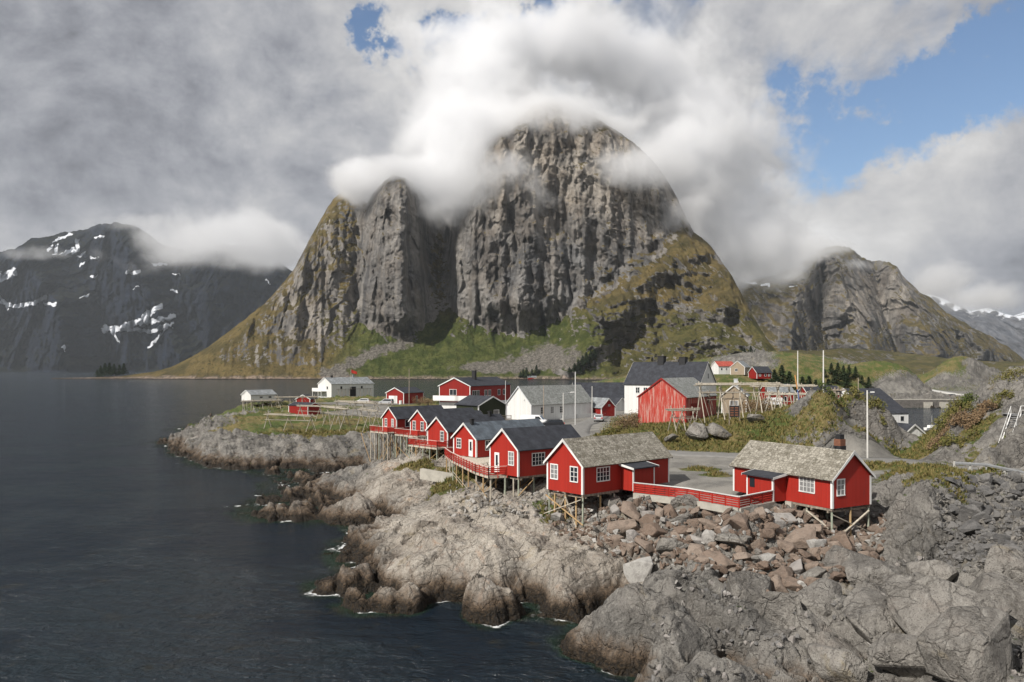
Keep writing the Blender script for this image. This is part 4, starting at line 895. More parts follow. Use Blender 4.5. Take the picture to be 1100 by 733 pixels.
def gable_house(name, label, cat, corner, side, zf, rot, w_, l_, hw, rise, wall=None, roof=None, trim=None, ov=.28, og=.22, thick=.10, group=None, boards=True, base=None, asym=0.0):
    """corner: Vector of the corner nearest the camera; side +1/-1: which local x that corner has (front gable is local y=0)"""
    rz = R(rot); W2 = w_ / 2
    cx = Vector((math.cos(rz), math.sin(rz), 0)) * (-side * W2)
    root = empty(name, (corner[0] + cx.x, corner[1] + cx.y, zf), rz, label, cat, group)
    wall = wall or RED; roof = roof or BLACK; trim = trim or TRIM
    xr = asym * W2                                                     # ridge position
    m = MB(); sec = [(-W2, 0), (W2, 0), (W2, hw), (xr, hw + rise), (-W2, hw)]
    m.v += [(x, 0, z) for x, z in sec] + [(x, l_, z) for x, z in sec]
    m.f += [(0, 1, 2, 3, 4), (9, 8, 7, 6, 5)] + [(k, k + 5, (k + 1) % 5 + 5, (k + 1) % 5) for k in range(5)]
    m.build('wall', wall, root)
    if base:                                                           # painted or concrete lower storey
        b = MB(); b.box(-W2 - .02, -.02, -.4, W2 + .02, l_ + .02, base[0]); b.build('foundation', base[1], root)
    rf = MB()
    for s in (-1, 1):
        run = W2 - s * xr; k = rise / run; xo = s * (W2 + ov); zo = hw - k * ov
        a = Vector((xr, 0, hw + rise + .02)); b_ = Vector((xo, 0, zo + .02)); nrm = Vector((s * k, 0, 1)).normalized() * thick
        p = [a, b_, b_ + nrm, Vector((xr, 0, hw + rise + .02 + thick * math.hypot(1, k)))]
        i = len(rf.v)
        rf.v += [(q.x, -og, q.z) for q in p] + [(q.x, l_ + og, q.z) for q in p]
        rf.f += [(i, i + 1, i + 2, i + 3), (i + 7, i + 6, i + 5, i + 4)] + [(i + k2, i + (k2 + 1) % 4, i + (k2 + 1) % 4 + 4, i + k2 + 4) for k2 in range(4)]
    rfo = rf.build('roof', roof, root)
    if boards:
        for yy in (-og - .035, l_ + og + .003):
            bb = MB(); dn = 0 if yy < 0 else .07
            for s in (-1, 1):
                run = W2 - s * xr; k = rise / run; xo = s * (W2 + ov); zo = hw - k * ov; e = thick + .03 - dn
                q = [(xr, hw + rise + e + .06), (xo, zo + e - .02), (xo, zo - .09), (xr, hw + rise - .11)]
                i = len(bb.v); bb.v += [(x, yy, z) for x, z in q] + [(x, yy + .032, z) for x, z in q]
                bb.f += [(i, i + 1, i + 2, i + 3), (i + 7, i + 6, i + 5, i + 4)] + [(i + k2, i + (k2 + 1) % 4, i + (k2 + 1) % 4 + 4, i + k2 + 4) for k2 in range(4)]
            bb.build('bargeboard', trim, root)
        for sx in (-1, 1):
            for yy in (0, l_):
                cb = MB(); sy = -1 if yy == 0 else 1; x = sx * W2; t = .025; wd = .16
                cb.box(min(x + sx * t, x - sx * wd), min(yy + sy * t, yy), 0, max(x + sx * t, x - sx * wd), max(yy + sy * t, yy), hw - .06)
                cb.box(min(x + sx * t, x), min(yy - sy * wd, yy), 0.004, max(x + sx * t, x), max(yy - sy * wd, yy), hw - .09)
                cb.build('corner_board', trim, root)
    root['_w2'] = W2; root['_l'] = l_
    return root, rfo, W2
def chimney(rfo, x, y, z0, z1, s=.35, mat=None, cap=True):
    m = MB(); m.box(x - s, y - s, z0, x + s, y + s, z1)
    if cap: m.box(x - s - .06, y - s - .06, z1 + .004, x + s + .06, y + s + .06, z1 + .12)
    return m.build('chimney', mat or CHIM, rfo)
def stilts(root, spots, top, rnd, brace=True, mats=(WOOD, WOODG, WOODN), wd=.17):
    """posts from the floor down to the rock below, as children of the house"""
    bpy.context.view_layer.update(); M = root.matrix_world; feet = []
    M = Matrix.Translation(root.location) @ Matrix.Rotation(root.rotation_euler.z, 4, 'Z')
    for k, (x, y) in enumerate(spots):
        p = M @ Vector((x, y, 0)); g = ground(p.x, p.y) - .25
        zt = g - root.location.z
        if zt > top - .3: feet.append(None); continue
        m = MB(); m.bar((x, y, zt), (x + rnd.uniform(-.03, .03), y, top), wd, n=6); m.build('post', mats[rnd.randrange(len(mats))], root); feet.append((x, y, zt))
    if brace:
        for a, b in zip(feet[:-1], feet[1:]):
            if a and b and rnd.random() < .6 and min(a[2], b[2]) < top - 1.2:
                m = MB(); lo, hi = (a, b) if rnd.random() < .5 else (b, a)
                m.bar((lo[0] + .1, lo[1] - .1, lo[2] + .35), (hi[0] + .1, hi[1] - .1, top - .1), .11, .06); m.build('brace', mats[rnd.randrange(len(mats))], root)
def floor_beams(root, W2, l_, z=-.01, ymax=None):
    m = MB()
    for x in (-W2 + .12, 0, W2 - .12): m.box(x - .09, .05, z - .2, x + .09, ymax or l_ - .05, z)
    for y in np.arange(.4, (ymax or l_) - .2, 1.6): m.box(-W2 - .05, y - .07, z - .36, W2 + .05, y + .07, z - .204)
    m.build('floor_beam', WOODD, root)
rnd = random.Random(5)
# ------------------------------------------------------------------ the red fishermen's cabins on their stilts
CG = 'red cabins on stilts above the rocks'
def cab(label, px, pyf, zf, rot, w_, l_, hw, rise, roof, wins, stilt_y, **kw):
    root, rfo, W2 = gable_house('fishing_cabin', label, 'cabin', PX(px, pyf, zf), 1, zf, rot, w_, l_, hw, rise, RED, roof, group=CG, **kw)
    for wn in wins:
        if wn[0] == 'DOOR': door(wn[1], wn[2], wn[3], wn[4], wn[5], W2, l_, root)
        else: window(*wn, W2, l_, root)
    floor_beams(root, W2, l_, ymax=stilt_y[-1] + .6)
    stilts(root, [(W2 - .15, y) for y in stilt_y], -.3, rnd); stilts(root, [(0, y) for y in stilt_y], -.3, rnd); stilts(root, [(-W2 + .15, y) for y in stilt_y], -.3, rnd)
    stilts(root, [(x, .12) for x in np.linspace(-W2 + .9, W2 - .9, 3)], -.3, rnd)
    return root, rfo, W2
W_ = lambda face, a, z=.95, w_=.85, h=1.3, c=2, r=3: (face, a, z, w_, h, c, r)
c1, r1_, _ = cab('farthest red cabin of the stilted row with a square side window', 426, 464.5, 7, -48, 4.4, 11, 2.4, 1.75, BLACK, [W_('F', -1.1, .8, .8, 1.45), W_('F', 1.0, .8, .8, 1.45), ('R', 2.6, .8, 1.7, 1.3, 2, 1)], [.15, 2, 4, 6])
c2, r2_, _ = cab('second farthest cabin of the stilted row, two tall gable windows', 458.5, 468.4, 7, -48, 4.7, 11.2, 2.3, 1.75, BLACK, [W_('F', -1.2, .7, .95, 1.6), W_('F', 1.1, .7, .95, 1.6)], [.15, 2, 4])
c3, r3_, _ = cab('third farthest cabin of the stilted row, one gable window', 481, 480.5, 7, -48, 4.8, 11.6, 2.2, 1.8, BLACK, [W_('F', 1.1, .7, .9, 1.5), ('R', 1.5, .8, 1.1, 1.2, 2, 2)], [.15, 2, 4])
c4, r4_, _ = cab('red cabin with blue grey roof and white half glazed door on the deck', 511.7, 491.7, 7, -48, 4.6, 12.6, 2.3, 1.75, BLUEG, [W_('F', -1.15, .9, .95, 1.3), ('DOOR', 'F', 1.25, .05, .8, 2.1), ('R', 1.9, .75, 1.0, 1.3, 2, 2)], [.15, 2.2])
c5, r5_, _ = cab('red cabin with black roof between the decked cabin and the grey tiled cabin', 556.7, 512.5, 7, -51, 4.75, 9.3, 2.8, 1.85, BLACK, [('DOOR', 'F', -1.1, .1, .8, 2.1), W_('F', 1.25, 1.05, .95, 1.45), ('R', 2.7, .95, 1.8, 1.35, 4, 3)], [.15, 2.2, 4.4])
chimney(r4_, .3, .9, 3.9, 4.55, .18); chimney(r3_, .3, 9.5, 3.8, 4.5, .2)
c6, r6_, _ = cab('red cabin with mottled grey tiled roof and black porch roof beside the long red fence', 626, 532, 7, -49, 4.5, 12.0, 2.6, 2.0, SLATE, [W_('F', -1.3, 1.0, 1.0, 1.4), W_('F', 1.2, 1.0, 1.0, 1.4), ('R', 2.6, .95, 1.75, 1.3, 4, 3)], [.15, 2.4, 4.2])
# braces crossing under the front gable of the tiled cabin
def xbrace(root, a, b, mat=WOODN, w_=.12):
    m = MB(); m.bar(a, b, w_, .07); m.build('brace', mat, root)
xbrace(c6, (2.35, -.1, -2.6), (-2.3, -.1, -.5)); xbrace(c6, (-2.4, -.2, -2.2), (2.2, -.2, -.4), WOOD)
def porch(root, side, W2, s0, s1, p, h, extra=.0):
    """small lean-to entrance on the long wall; side +1 or -1 is the wall's local x"""
    X = lambda a: side * (W2 + a)
    m = MB(); x0, x1 = sorted((X(.003), X(p))); i = len(m.v)
    m.v += [(X(.003), s0, 0), (X(p), s0, 0), (X(p), s0, h - .25), (X(.003), s0, h), (X(.003), s1, 0), (X(p), s1, 0), (X(p), s1, h - .25), (X(.003), s1, h)]
    m.f += [(0, 1, 2, 3), (7, 6, 5, 4), (1, 5, 6, 2), (0, 4, 5, 1), (3, 2, 6, 7), (0, 3, 7, 4)]
    m.build('porch', RED, root)
    r = MB(); a, b = -.003 + .01, p + .3; za = h + .03; zb = h - .25 * (b / p) + .03
    r.v += [(X(a), s0 - .3, za), (X(b), s0 - .3, zb), (X(b), s1 + .3, zb), (X(a), s1 + .3, za), (X(a), s0 - .3, za + .1), (X(b), s0 - .3, zb + .1), (X(b), s1 + .3, zb + .1), (X(a), s1 + .3, za + .1)]
    r.f += [(0, 1, 2, 3), (4, 5, 6, 7), (0, 1, 5, 4), (1, 2, 6, 5), (2, 3, 7, 6), (3, 0, 4, 7)]
    ro = r.build('porch_roof', BLACK, root)
    for yy in (s0 - .34, s1 + .305):
        t = MB()
        t.v += [(X(a), yy, za - .06), (X(b), yy, zb - .06), (X(b), yy, zb + .13), (X(a), yy, za + .13), (X(a), yy + .035, za - .06), (X(b), yy + .035, zb - .06), (X(b), yy + .035, zb + .13), (X(a), yy + .035, za + .13)]
        k = len(t.v) - 8; t.f += [tuple(k + q_ for q_ in f) for f in ((0, 1, 2, 3), (7, 6, 5, 4), (0, 1, 5, 4), (1, 2, 6, 5), (2, 3, 7, 6), (3, 0, 4, 7))]
        t.build('fascia', TRIM, ro)
    for yy in (s0, s1):
        cb = MB(); x = X(p); e = .02 * side
        cb.box(min(x + e, x - side * .12), yy - .03 if yy == s0 else yy - .11, 0, max(x + e, x - side * .12), yy + .11 if yy == s0 else yy + .03, h - .27); cb.build('corner_board', TRIM, root)
    return X
porch(c6, 1, 2.25, 5.0, 7.9, 1.5, 2.25)
# the nearest cabin on the right; its near corner is the left one of the right hand gable
c7, r7_, W7 = gable_house('fishing_cabin', 'red cabin above the boulder slope, brick topped black chimney on its tiled roof', 'cabin', PX(894, 547, 7), -1, 7, 28.7, 4.6, 10.7, 2.4, 1.9, RED, SLATE, group=CG)
window('F', -W7 + .98, .95, .95, 1.35, 2, 3, W7, 10.7, c7); window('L', 2.45, .95, 1.6, 1.3, 4, 3, W7, 10.7, c7); window('L', 8.7, 1.1, .7, .85, 2, 2, W7, 10.7, c7)
porch(c7, -1, W7, 4.6, 7.5, 1.55, 2.2)
ww = MB(); ww.box(-W7 - 1.575, 6.6, .95, -W7 - 1.553, 7.15, 1.75); ww.build('porch_window', GLASS, c7)
floor_beams(c7, W7, 10.7, ymax=4.0); stilts(c7, [(-W7 + .15, y) for y in (.15, 2.6)], -.3, rnd, False, (WOODG, WOOD)); stilts(c7, [(0, y) for y in (.15, 2.4)], -.3, rnd, False, (WOODG, WOODN)); stilts(c7, [(W7 - .15, y) for y in (.15, 2.4)], -.3, rnd, False, (WOODG, WOOD))
xbrace(c7, (-W7 + .2, .05, -2.6), (W7 - .2, .05, -.5), WOOD, .15); xbrace(c7, (-W7 + .2, .12, -.5), (W7 - .2, .12, -2.2), WOOD, .15); xbrace(c7, (-W7 + .1, .4, -1.6), (-W7 + .1, 2.6, -.5), WOOD, .13)
pl = MB(); pl.box(-W7 - .2, 3.9, -1.0, -W7 + 1.0, 4.55, -.02); pl.build('foundation', CONC, c7)
ch = MB(); ch.box(1.0, 1.9, 2.6, 1.7, 2.6, 4.6); co = ch.build('chimney', CHIM, r7_)
cb_ = MB(); cb_.box(1.03, 1.93, 4.604, 1.67, 2.57, 5.15); cb_.build('chimney_crown', BRICK, co); cb_ = MB(); cb_.box(1.1, 2.0, 5.154, 1.6, 2.5, 5.55); cb_.build('flue', CHIM, co)
ld = MB(); ld.bar((.4, 3.0, 3.2), (.95, 2.3, 4.6), .05); ld.bar((.4, 3.4, 3.2), (.95, 2.7, 4.6), .05)
for k in range(5): ld.bar((.45 + .11 * k, 3.0 - .14 * k, 3.3 + .26 * k), (.45 + .11 * k, 3.4 - .14 * k, 3.3 + .26 * k), .04)
ld.build('roof_ladder', CHIM, r7_)

# ------------------------------------------------------------------ decks with red railings
def deck(label, poly, z, rails, posts, group='timber decks with red railings'):
    cx = sum(p[0] for p in poly) / len(poly); cy_ = sum(p[1] for p in poly) / len(poly)
    root = empty('timber_deck', (cx, cy_, z), 0, label, 'deck', group)
    L = lambda p: (p[0] - cx, p[1] - cy_)
    m = MB(); m.prism([L(p) for p in poly], -.22, -.02); m.build('decking', WOOD, root)
    for pts in rails:
        r = MB(); t = MB()
        for a, b in zip(pts[:-1], pts[1:]):
            a, b = Vector((*L(a), 0)), Vector((*L(b), 0)); n = max(1, round((b - a).length / 1.3))
            for k in range(n + 1):
                p = a.lerp(b, k / n); r.bar(p + Vector((0, 0, -.2)), p + Vector((0, 0, .95)), .09)
            for h in (.18, .38, .58, .78): r.bar(a + Vector((0, 0, h)), b + Vector((0, 0, h)), .03, .11)
            t.bar(a + Vector((0, 0, .99)), b + Vector((0, 0, .99)), .13, .05)
        ro = r.build('railing', RED, root); t.build('handrail', paintcap, ro)
    for p in posts:
        g = ground(p[0], p[1]) - .3 - z
        if g > -.6: continue
        m = MB(); x, y = L(p); m.bar((x, y, g), (x, y, -.22), .17, n=6); m.build('post', rnd.choice([WOOD, WOODG, WOODN]), root)
        if rnd.random() < .6 and g < -1.5:
            m = MB(); m.bar((x, y - .12, g + .4), (x + rnd.choice([-1.7, 1.7]), y - .12, -.3), .11, .06); m.build('brace', rnd.choice([WOOD, WOODN]), root)
    return root
paintcap = plain('pale_handrail', (.62, .45, .40), .7)
def gp(o, W2, t, p):     # a point in front of a cabin's gable: t from the near corner towards the far one, p out from the wall
    rz = o.rotation_euler.z; ax = Vector((math.cos(rz), math.sin(rz))); ay = Vector((-math.sin(rz), math.cos(rz)))
    v = Vector((o.location.x, o.location.y)) + ax * (W2 - t) - ay * p; return (v.x, v.y)
for c_o, W2, t1, pr, lab in [(c1, 2.2, 5.6, 1.9, 'red railed deck before the farthest cabin of the stilted row'), (c2, 2.35, 6.6, 1.9, 'red railed deck before the cabin with two tall gable windows'), (c3, 2.4, 6.8, 2.0, 'red railed deck before the cabin with one gable window')]:
    P4 = [gp(c_o, W2, -.2, .06), gp(c_o, W2, -.2, pr), gp(c_o, W2, t1, pr), gp(c_o, W2, t1, .06)]
    ps = [gp(c_o, W2, t, p) for t in np.linspace(0, t1 - .2, 5) for p in (.4, pr - .1)]
    deck(lab, P4, 7.0, [[P4[0], P4[1], P4[2], P4[3]]], ps)
DK = [(-.5, 82.1), (-2.4, 81.4), (-3.9, 84.6), (-7.3, 95.6), (-8.6, 101.4), (-7.2, 101.9), (-4.45, 98.2), (-1.2, 100.9), (2.2, 88.6), (-2.45, 84.45)]
deck('long red railed deck joining the blue grey roofed cabin and its black roofed neighbour', DK, 6.95, [[DK[0], DK[1], DK[2], DK[3], DK[4], DK[5]]],
     [(-.7, 81.9), (-2.2, 81.6), (-3.0, 83.2), (-3.8, 84.8), (-4.8, 87.8), (-5.6, 90.6), (-6.5, 93.4), (-7.1, 95.7), (-7.7, 98.5), (-5.2, 95), (-3.2, 90), (-2.6, 86.5), (-6.2, 98.6), (-8.3, 101)])
def picnic(x, y, z, rz, label):
    r = empty('picnic_table', (x, y, z), rz, label, 'picnic table')
    m = MB(); m.box(-.75, -.38, .70, .75, .38, .74); m.build('tabletop', WOOD, r)
    for s in (-1, 1):
        m = MB(); m.box(-.75, s * .72 - .13, .42, .75, s * .72 + .13, .46); m.build('seat', WOOD, r)
        m = MB(); m.bar((s * .55, -.7, 0), (s * .55, -.22, .7), .07); m.bar((s * .55, .7, 0), (s * .55, .22, .7), .07); m.box(s * .55 - .03, -.8, .36, s * .55 + .03, .8, .418); m.build('leg', WOOD, r)
picnic(-3.2, 87.3, 6.94, 1.2, 'grey wooden picnic table on the long red railed deck')

# ------------------------------------------------------------------ other buildings of the village
h, hr, W2 = gable_house('lodge', 'two storey red lodge with black roof, white lower storey and white balcony', 'house', AT(505, 190), 1, 7.2, -26, 8.6, 22, 6.6, 1.9, REDD, BLACK, base=(2.6, WHITE))
window('F', -.4, 4.3, 2.0, 1.5, 2, 1, W2, 22, h)
for a in (2.2, 4.0, 8.0, 10.0, 15.2, 18.2): window('R', a, 4.0, 1.5 if a > 3 else 2.4, 1.5, 2, 1, W2, 22, h, GLASS)
m = MB(); m.box(-W2 - .9, -1.3, 3.0, W2 + .0, -.02, 3.15); m.box(-W2 - .9, -1.36, 3.16, W2 + .05, -1.3, 4.25); m.box(-W2 - .96, -1.36, 3.16, -W2 - .9, 2.0, 4.25); m.build('balcony', TRIM, h)
chimney(hr, 1.0, 8.0, 7.4, 10.2, .45)
h, hr, W2 = gable_house('olive_cabin', 'dark olive green cabin with black roof between the red lodge and white hall', 'cabin', AT(514, 150), -1, 7.1, 36.9, 6.5, 7.8, 3.9, 1.6, GREEN, BLACK)
window('F', .9, 1.7, 1.3, 1.3, 1, 1, W2, 7.8, h); window('L', 1.6, 1.5, 1.0, 1.3, 1, 1, W2, 7.8, h)
m = MB(); m.box(-1.6, -1.5, .9, 3.4, -.02, 1.0)
for z in (1.3, 1.6, 1.9): m.bar((-1.6, -1.45, z), (3.4, -1.45, z), .05, .1)
for x in np.linspace(-1.55, 3.35, 5): m.bar((x, -1.45, 0), (x, -1.45, 1.95), .1)
m.build('veranda', WOODD, h)
h, hr, W2 = gable_house('low_shed', 'low black roofed shed end behind the far stilted cabins', 'shed', AT(489, 143), 1, 7.1, -60, 4.4, 6, 1.7, 1.3, REDD, BLACK)
h, hr, W2 = gable_house('hall', 'long white hall with steep grey slate roof beside the flagpole', 'hall', AT(570.8, 165), 1, 7.1, -43.6, 7.1, 20.5, 3.45, 3.6, WHITE, SLATEG, trim=PALE)
for a in (3.4, 6.6, 9.6): window('R', a, 1.3, 1.1, 1.5, 2, 3, W2, 20.5, h)
window('F', 1.6, 4.0, .35, .5, 1, 1, W2, 20.5, h)
m = MB(); m.box(W2 + 1.3, 8.5, -.3, W2 + 1.4, 20.4, .9); m.box(W2 + .02, 8.5, .0, W2 + 1.3, 20.4, .08); m.build('ramp', TRIM, h)
h, hr, W2 = gable_house('red_cottage', 'small dark red cottage with grey roof at the right end of the white hall', 'cottage', AT(646, 178), -1, 7.0, 30, 3.9, 6.2, 2.3, 1.9, REDD, GREYR)
window('L', 3.6, .7, 1.1, 1.2, 2, 2, W2, 6.2, h); door('F', -1.2, .05, .8, 1.9, W2, 6.2, h, REDD, False); window('F', .2, 2.5, .5, .45, 1, 1, W2, 6.2, h)
h, hr, W2 = gable_house('store', 'low white store with long black roof behind the red cottage', 'store', AT(617, 228), 1, 6.4, -90, 9, 15.5, 3.4, 4.0, WHITE, BLACK)
for a in (9.8, 10.8): window('R', a, 1.5, .7, 1.6, 1, 1, W2, 15.5, h)
h, hr, W2 = gable_house('lean_to', 'dark roofed white outbuilding between the store and the big white house', 'shed', AT(661, 196), -1, 7.0, 40, 4.5, 6, 1.9, 1.7, WHITE, BLACK)
h, hr, W2 = gable_house('white_house', 'large white house with broad black roof and two black chimneys behind the weathered barn', 'house', AT(671, 186), 1, 7.5, -126.87, 9.4, 18.5, 7.0, 4.9, WHITE, BLACK)
for a in (3.4, 5.4, 10, 13): window('R', a, 4.8, 1.1, 1.4, 2, 2, W2, 18.5, h)
window('B', -.3, 8.2, .9, 1.2, 1, 2, W2, 18.5, h); window('B', 1.4, 4.8, 1.0, 1.3, 1, 2, W2, 18.5, h)
chimney(hr, 0, 7.2, 11.2, 13.3, .75); chimney(hr, 0, 12.6, 11.2, 13.0, .75)
h, hr, W2 = gable_house('barn', 'weathered red barn with grey roof on posts beside the drying racks', 'barn', AT(737, 123.4), 1, 9.3, -34.75, 8.1, 13, 4.2, 2.85, REDW, SLATEG, trim=REDD, ov=.2, og=.15)
m = MB(); m.box(W2 + .01, 2.0, .05, W2 + .05, 4.6, 3.2); m.build('door', REDD, h)
stilts(h, [(x, .2) for x in (-3.6, -1.8, 0, 1.8, 3.8)] + [(x, 4) for x in (-3.6, 0, 3.6)] + [(x, 8) for x in (-3.6, 3.6)], 0, rnd, False, (WOOD,))
h, hr, W2 = gable_house('cream_cottage', 'small cream cottage gable with brown roof peeking over the drying racks', 'cottage', AT(775, 152), -1, 9.5, -20, 4.6, 6, 3.4, 1.9, BEIGE, GREYR)
chimney(hr, .2, 2, 5.0, 6.4, .35, PALE); window('F', 0, 1.4, 1.6, 1.0, 2, 1, W2, 6, h)
h, hr, W2 = gable_house('white_house', 'white two storey house with red roof at the foot of the crag', 'house', AT(772, 330), 1, 15.6, -75, 6, 7.6, 3.4, 1.9, WHITE, REDR)
for a in (1.4, 3.6, 6): window('R', a, 1.6, .9, 1.1, 1, 1, W2, 7.6, h)
h, hr, W2 = gable_house('tan_house', 'tan house with pale roof next to the red roofed white house', 'house', AT(800, 325), 1, 15.4, -35, 6, 7, 3.2, 2.4, BEIGE, GREYR)
window('F', -.5, 1.4, 1.2, 1.2, 2, 1, W2, 7, h); window('R', 2, 1.4, 1.0, 1.2, 1, 1, W2, 7, h)
h, hr, W2 = gable_house('red_house', 'small red house with dark roof below the conifers at the crag foot', 'house', AT(813, 310), 1, 14.0, -75, 6, 6.6, 2.4, 2.3, REDD, BLACK)
for a in (1.4, 3.8, 5.4): window('R', a, .9, .9, 1.0, 1, 1, W2, 6.6, h)
h, hr, W2 = gable_house('red_house', 'red house with grey roof hidden behind the rack tops', 'house', AT(826, 205), 1, 8.6, -80, 5, 7, 3.3, 1.9, REDD, GREYR)
window('R', 4.6, .9, .8, 1.3, 1, 1, W2, 7, h)
h, hr, W2 = gable_house('boat_store', 'low dark red store with black roof right of the tall poles', 'store', AT(868, 205), 1, 8.9, -85, 6, 9, 2.6, 1.9, REDD, BLACK)
h, hr, W2 = gable_house('warehouse', 'broad warehouse with large black roof standing at the small harbour', 'warehouse', Vector((107.5, 238.0, 0)), 1, 1.2, -80.2, 28, 12.2, 3.4, 7.0, WHITE, BLACK)
window('R', 10.2, .9, 1.3, 1.6, 1, 1, W2, 12.2, h); window('R', 6.2, .9, 1.3, 1.6, 1, 1, W2, 12.2, h)
h, hr, W2 = gable_house('boat_shed', 'small white shed with black roof just below the warehouse', 'shed', AT(969, 122), -1, 5.9, 15, 4.4, 8, 1.8, 1.6, WHITE, BLACK)
m = MB(); m.box(-1.3, -.03, .1, -.2, -.004, 1.4); m.build('door', CHIM, h)
# headland
h, hr, W2 = gable_house('boathouse', 'small white boathouse with grey roof standing on poles at the headland tip', 'boathouse', AT(269.5, 230), 1, 8.6, -44.6, 5.6, 8, 1.75, 1.25, WHITE, GREYR)
window('R', 3.2, .7, 1.1, .6, 1, 1, W2, 8, h); window('R', 6.0, .7, 1.1, .6, 1, 1, W2, 8, h)
stilts(h, [(x, y) for x in (-2.6, 0, 2.6) for y in (.2, 4, 7.8)], -.05, rnd, True, (WOOD,))
h, hr, W2 = gable_house('white_building', 'big white house with grey roof and balcony on the grassy headland', 'house', AT(356, 290), 1, 7.3, -44.6, 9, 18.6, 5.0, 2.3, WHITE, GREYR)
window('F', 1.8, 3.0, 1.1, 1.2, 1, 1, W2, 18.6, h); 
for a in (4.2, 13.2): window('R', a, 3.1, 1.0, 1.1, 1, 1, W2, 18.6, h)
m = MB(); m.box(W2 + .003, 8.0, .4, W2 + .06, 10.6, 3.9); m.build('door', CHIM, h)
m = MB(); m.box(-W2 - .5, -2.2, 2.2, W2 - 3.2, -.02, 2.35); m.box(-W2 - .5, -2.25, 2.354, W2 - 3.2, -2.2, 3.5); m.box(-W2 - .55, -2.25, 2.354, -W2 - .5, 1, 3.5)
for x in (-W2 - .3, -1, W2 - 3.4): m.box(x - .08, -2.2, -.3, x + .08, -2.05, 2.2)
m.build('balcony', TRIM, h)
m = MB()
for k, a in enumerate((2, 3.6, 5.2, 6.8, 11.6, 13.2, 14.8, 16.4)): m.bar((W2 + 1.6, a, -.3), (W2 + .1, a + .8, 3.2), .12)
m.bar((W2 + 1.0, 1.5, 3.1), (W2 + 1.0, 17.5, 3.1), .1); m.build('leaning_poles', WOODD, h)
chimney(hr, 0, 12.5, 7.0, 8.3, .3, GREYR); chimney(hr, 0, 3.0, 7.0, 8.0, .3)
h, hr, W2 = gable_house('shed', 'red shed with low black roof among the headland drying racks', 'shed', AT(310, 205), 1, 5.5, -121.9, 4.4, 7.0, 3.0, .7, REDD, BLACK, ov=.15)
h, hr, W2 = gable_house('shed', 'tiny red gable roofed shed behind the headland drying racks', 'shed', AT(333, 245), 1, 6.9, -10, 4.6, 4, 1.7, 1.2, REDD, BLACK)
h, hr, W2 = gable_house('garage', 'red garage with white vehicle door beside the two parked cars', 'garage', AT(433.7, 240), 1, 7.3, -30, 6.7, 10, 3.3, 1.5, REDD, BLACK)
m = MB(); m.box(-2.3, -.06, .05, .9, -.004, 2.4); m.build('door', TRIM, h); window('R', 6.5, .3, 1.0, 2.0, 1, 1, W2, 10, h, GLASS)
t = MB(); t.bar((0, 0, 0), (0, 0, 1.3), 1.0, n=10); to = t.build('tank', TRIM); to.location = AT(430.5, 236, 7.2); tag(to, 'white water tank standing at the corner of the red garage', 'tank')
# far shore below the crag
h, hr, W2 = gable_house('orange_house', 'orange house on the far shore below the crag', 'house', AT(573, 1296), 1, 5, -75, 10, 13, 7.5, 3.5, ORANGE, BLACK)
window('R', 4, 3, 2, 2, 1, 1, W2, 13, h)
h, hr, W2 = gable_house('boathouse', 'low red boathouse at the waterline below the orange house', 'boathouse', AT(567, 1270), 1, .6, -80, 7, 15, 3.0, 2.8, REDD, GREYR)
h, hr, W2 = gable_house('white_cabin', 'white cabin with blue black roof on the far shore', 'cabin', AT(604, 1285), 1, 4, -80, 10, 20, 4.0, 4.5, WHITE, BLUEG)
for a in (5, 12): window('R', a, 1.2, 2.5, 2, 1, 1, W2, 20, h)
def smooth_h(x, y): return float(bil(Hc, np.array(x / y), np.array(math.log(y))))
def G(px, Y, dz=0.0):
    x = (px - 550) / F * Y; return Vector((x, Y, ground(x, Y) + dz))
# ------------------------------------------------------------------ road with kerb-high shelf, drawn over the yard
def ribbon(name, pts, w_, mat, dz=.10):
    P = []
    for a, b in zip(pts[:-1], pts[1:]):
        n = max(2, int((Vector(b) - Vector(a)).length / 1.0))
        P += [Vector(a).lerp(Vector(b), k / n) for k in range(n)]
    P.append(Vector(pts[-1]))
    for _ in range(6): P = [P[0]] + [(P[i - 1] + P[i] * 2 + P[i + 1]) / 4 for i in range(1, len(P) - 1)] + [P[-1]]
    rows = []; zs = []
    for p in P: zs.append(max(smooth_h(p.x, p.y), ground(p.x, p.y)) + dz + .04)
    for _ in range(8): zs = [zs[0]] + [(zs[i - 1] + zs[i] * 2 + zs[i + 1]) / 4 for i in range(1, len(zs) - 1)] + [zs[-1]]
    for i, p in enumerate(P):
        d = (P[min(i + 1, len(P) - 1)] - P[max(i - 1, 0)]).normalized(); nrm = Vector((-d.y, d.x))
        ww = w_ if isinstance(w_, (int, float)) else np.interp(i / len(P), *w_)
        rows.append([(p.x + nrm.x * k * ww / 2, p.y + nrm.y * k * ww / 2, zs[i] - (.5 if abs(k) > 1.01 else .03 * abs(k))) for k in (-1.06, -1, -.5, 0, .5, 1, 1.06)])
    return tag(link(grid_mesh(name, np.array(rows), mat)), kind='structure')
g2 = lambda px, Y: ((px - 550) / F * Y, Y)
ribbon('road', [g2(655, 215), g2(650, 190), g2(640, 168), g2(625, 150), g2(620, 135), g2(640, 118), g2(680, 107), g2(735, 102), g2(790, 99), g2(850, 96), g2(920, 92), g2(985, 87.5), g2(1040, 84.5), g2(1100, 82), g2(1165, 80), g2(1330, 79)], ([0, .55, .7, 1], [3.8, 3.8, 6.0, 6.0]), ASPH)
ribbon('causeway_road', [g2(960, 395), g2(1010, 402), g2(1060, 410), g2(1130, 420)], 6, ASPH, .15)
ribbon('far_road', [g2(975, 500), g2(1010, 475), g2(1050, 445), g2(1100, 425)], 6, PGREY, .3)

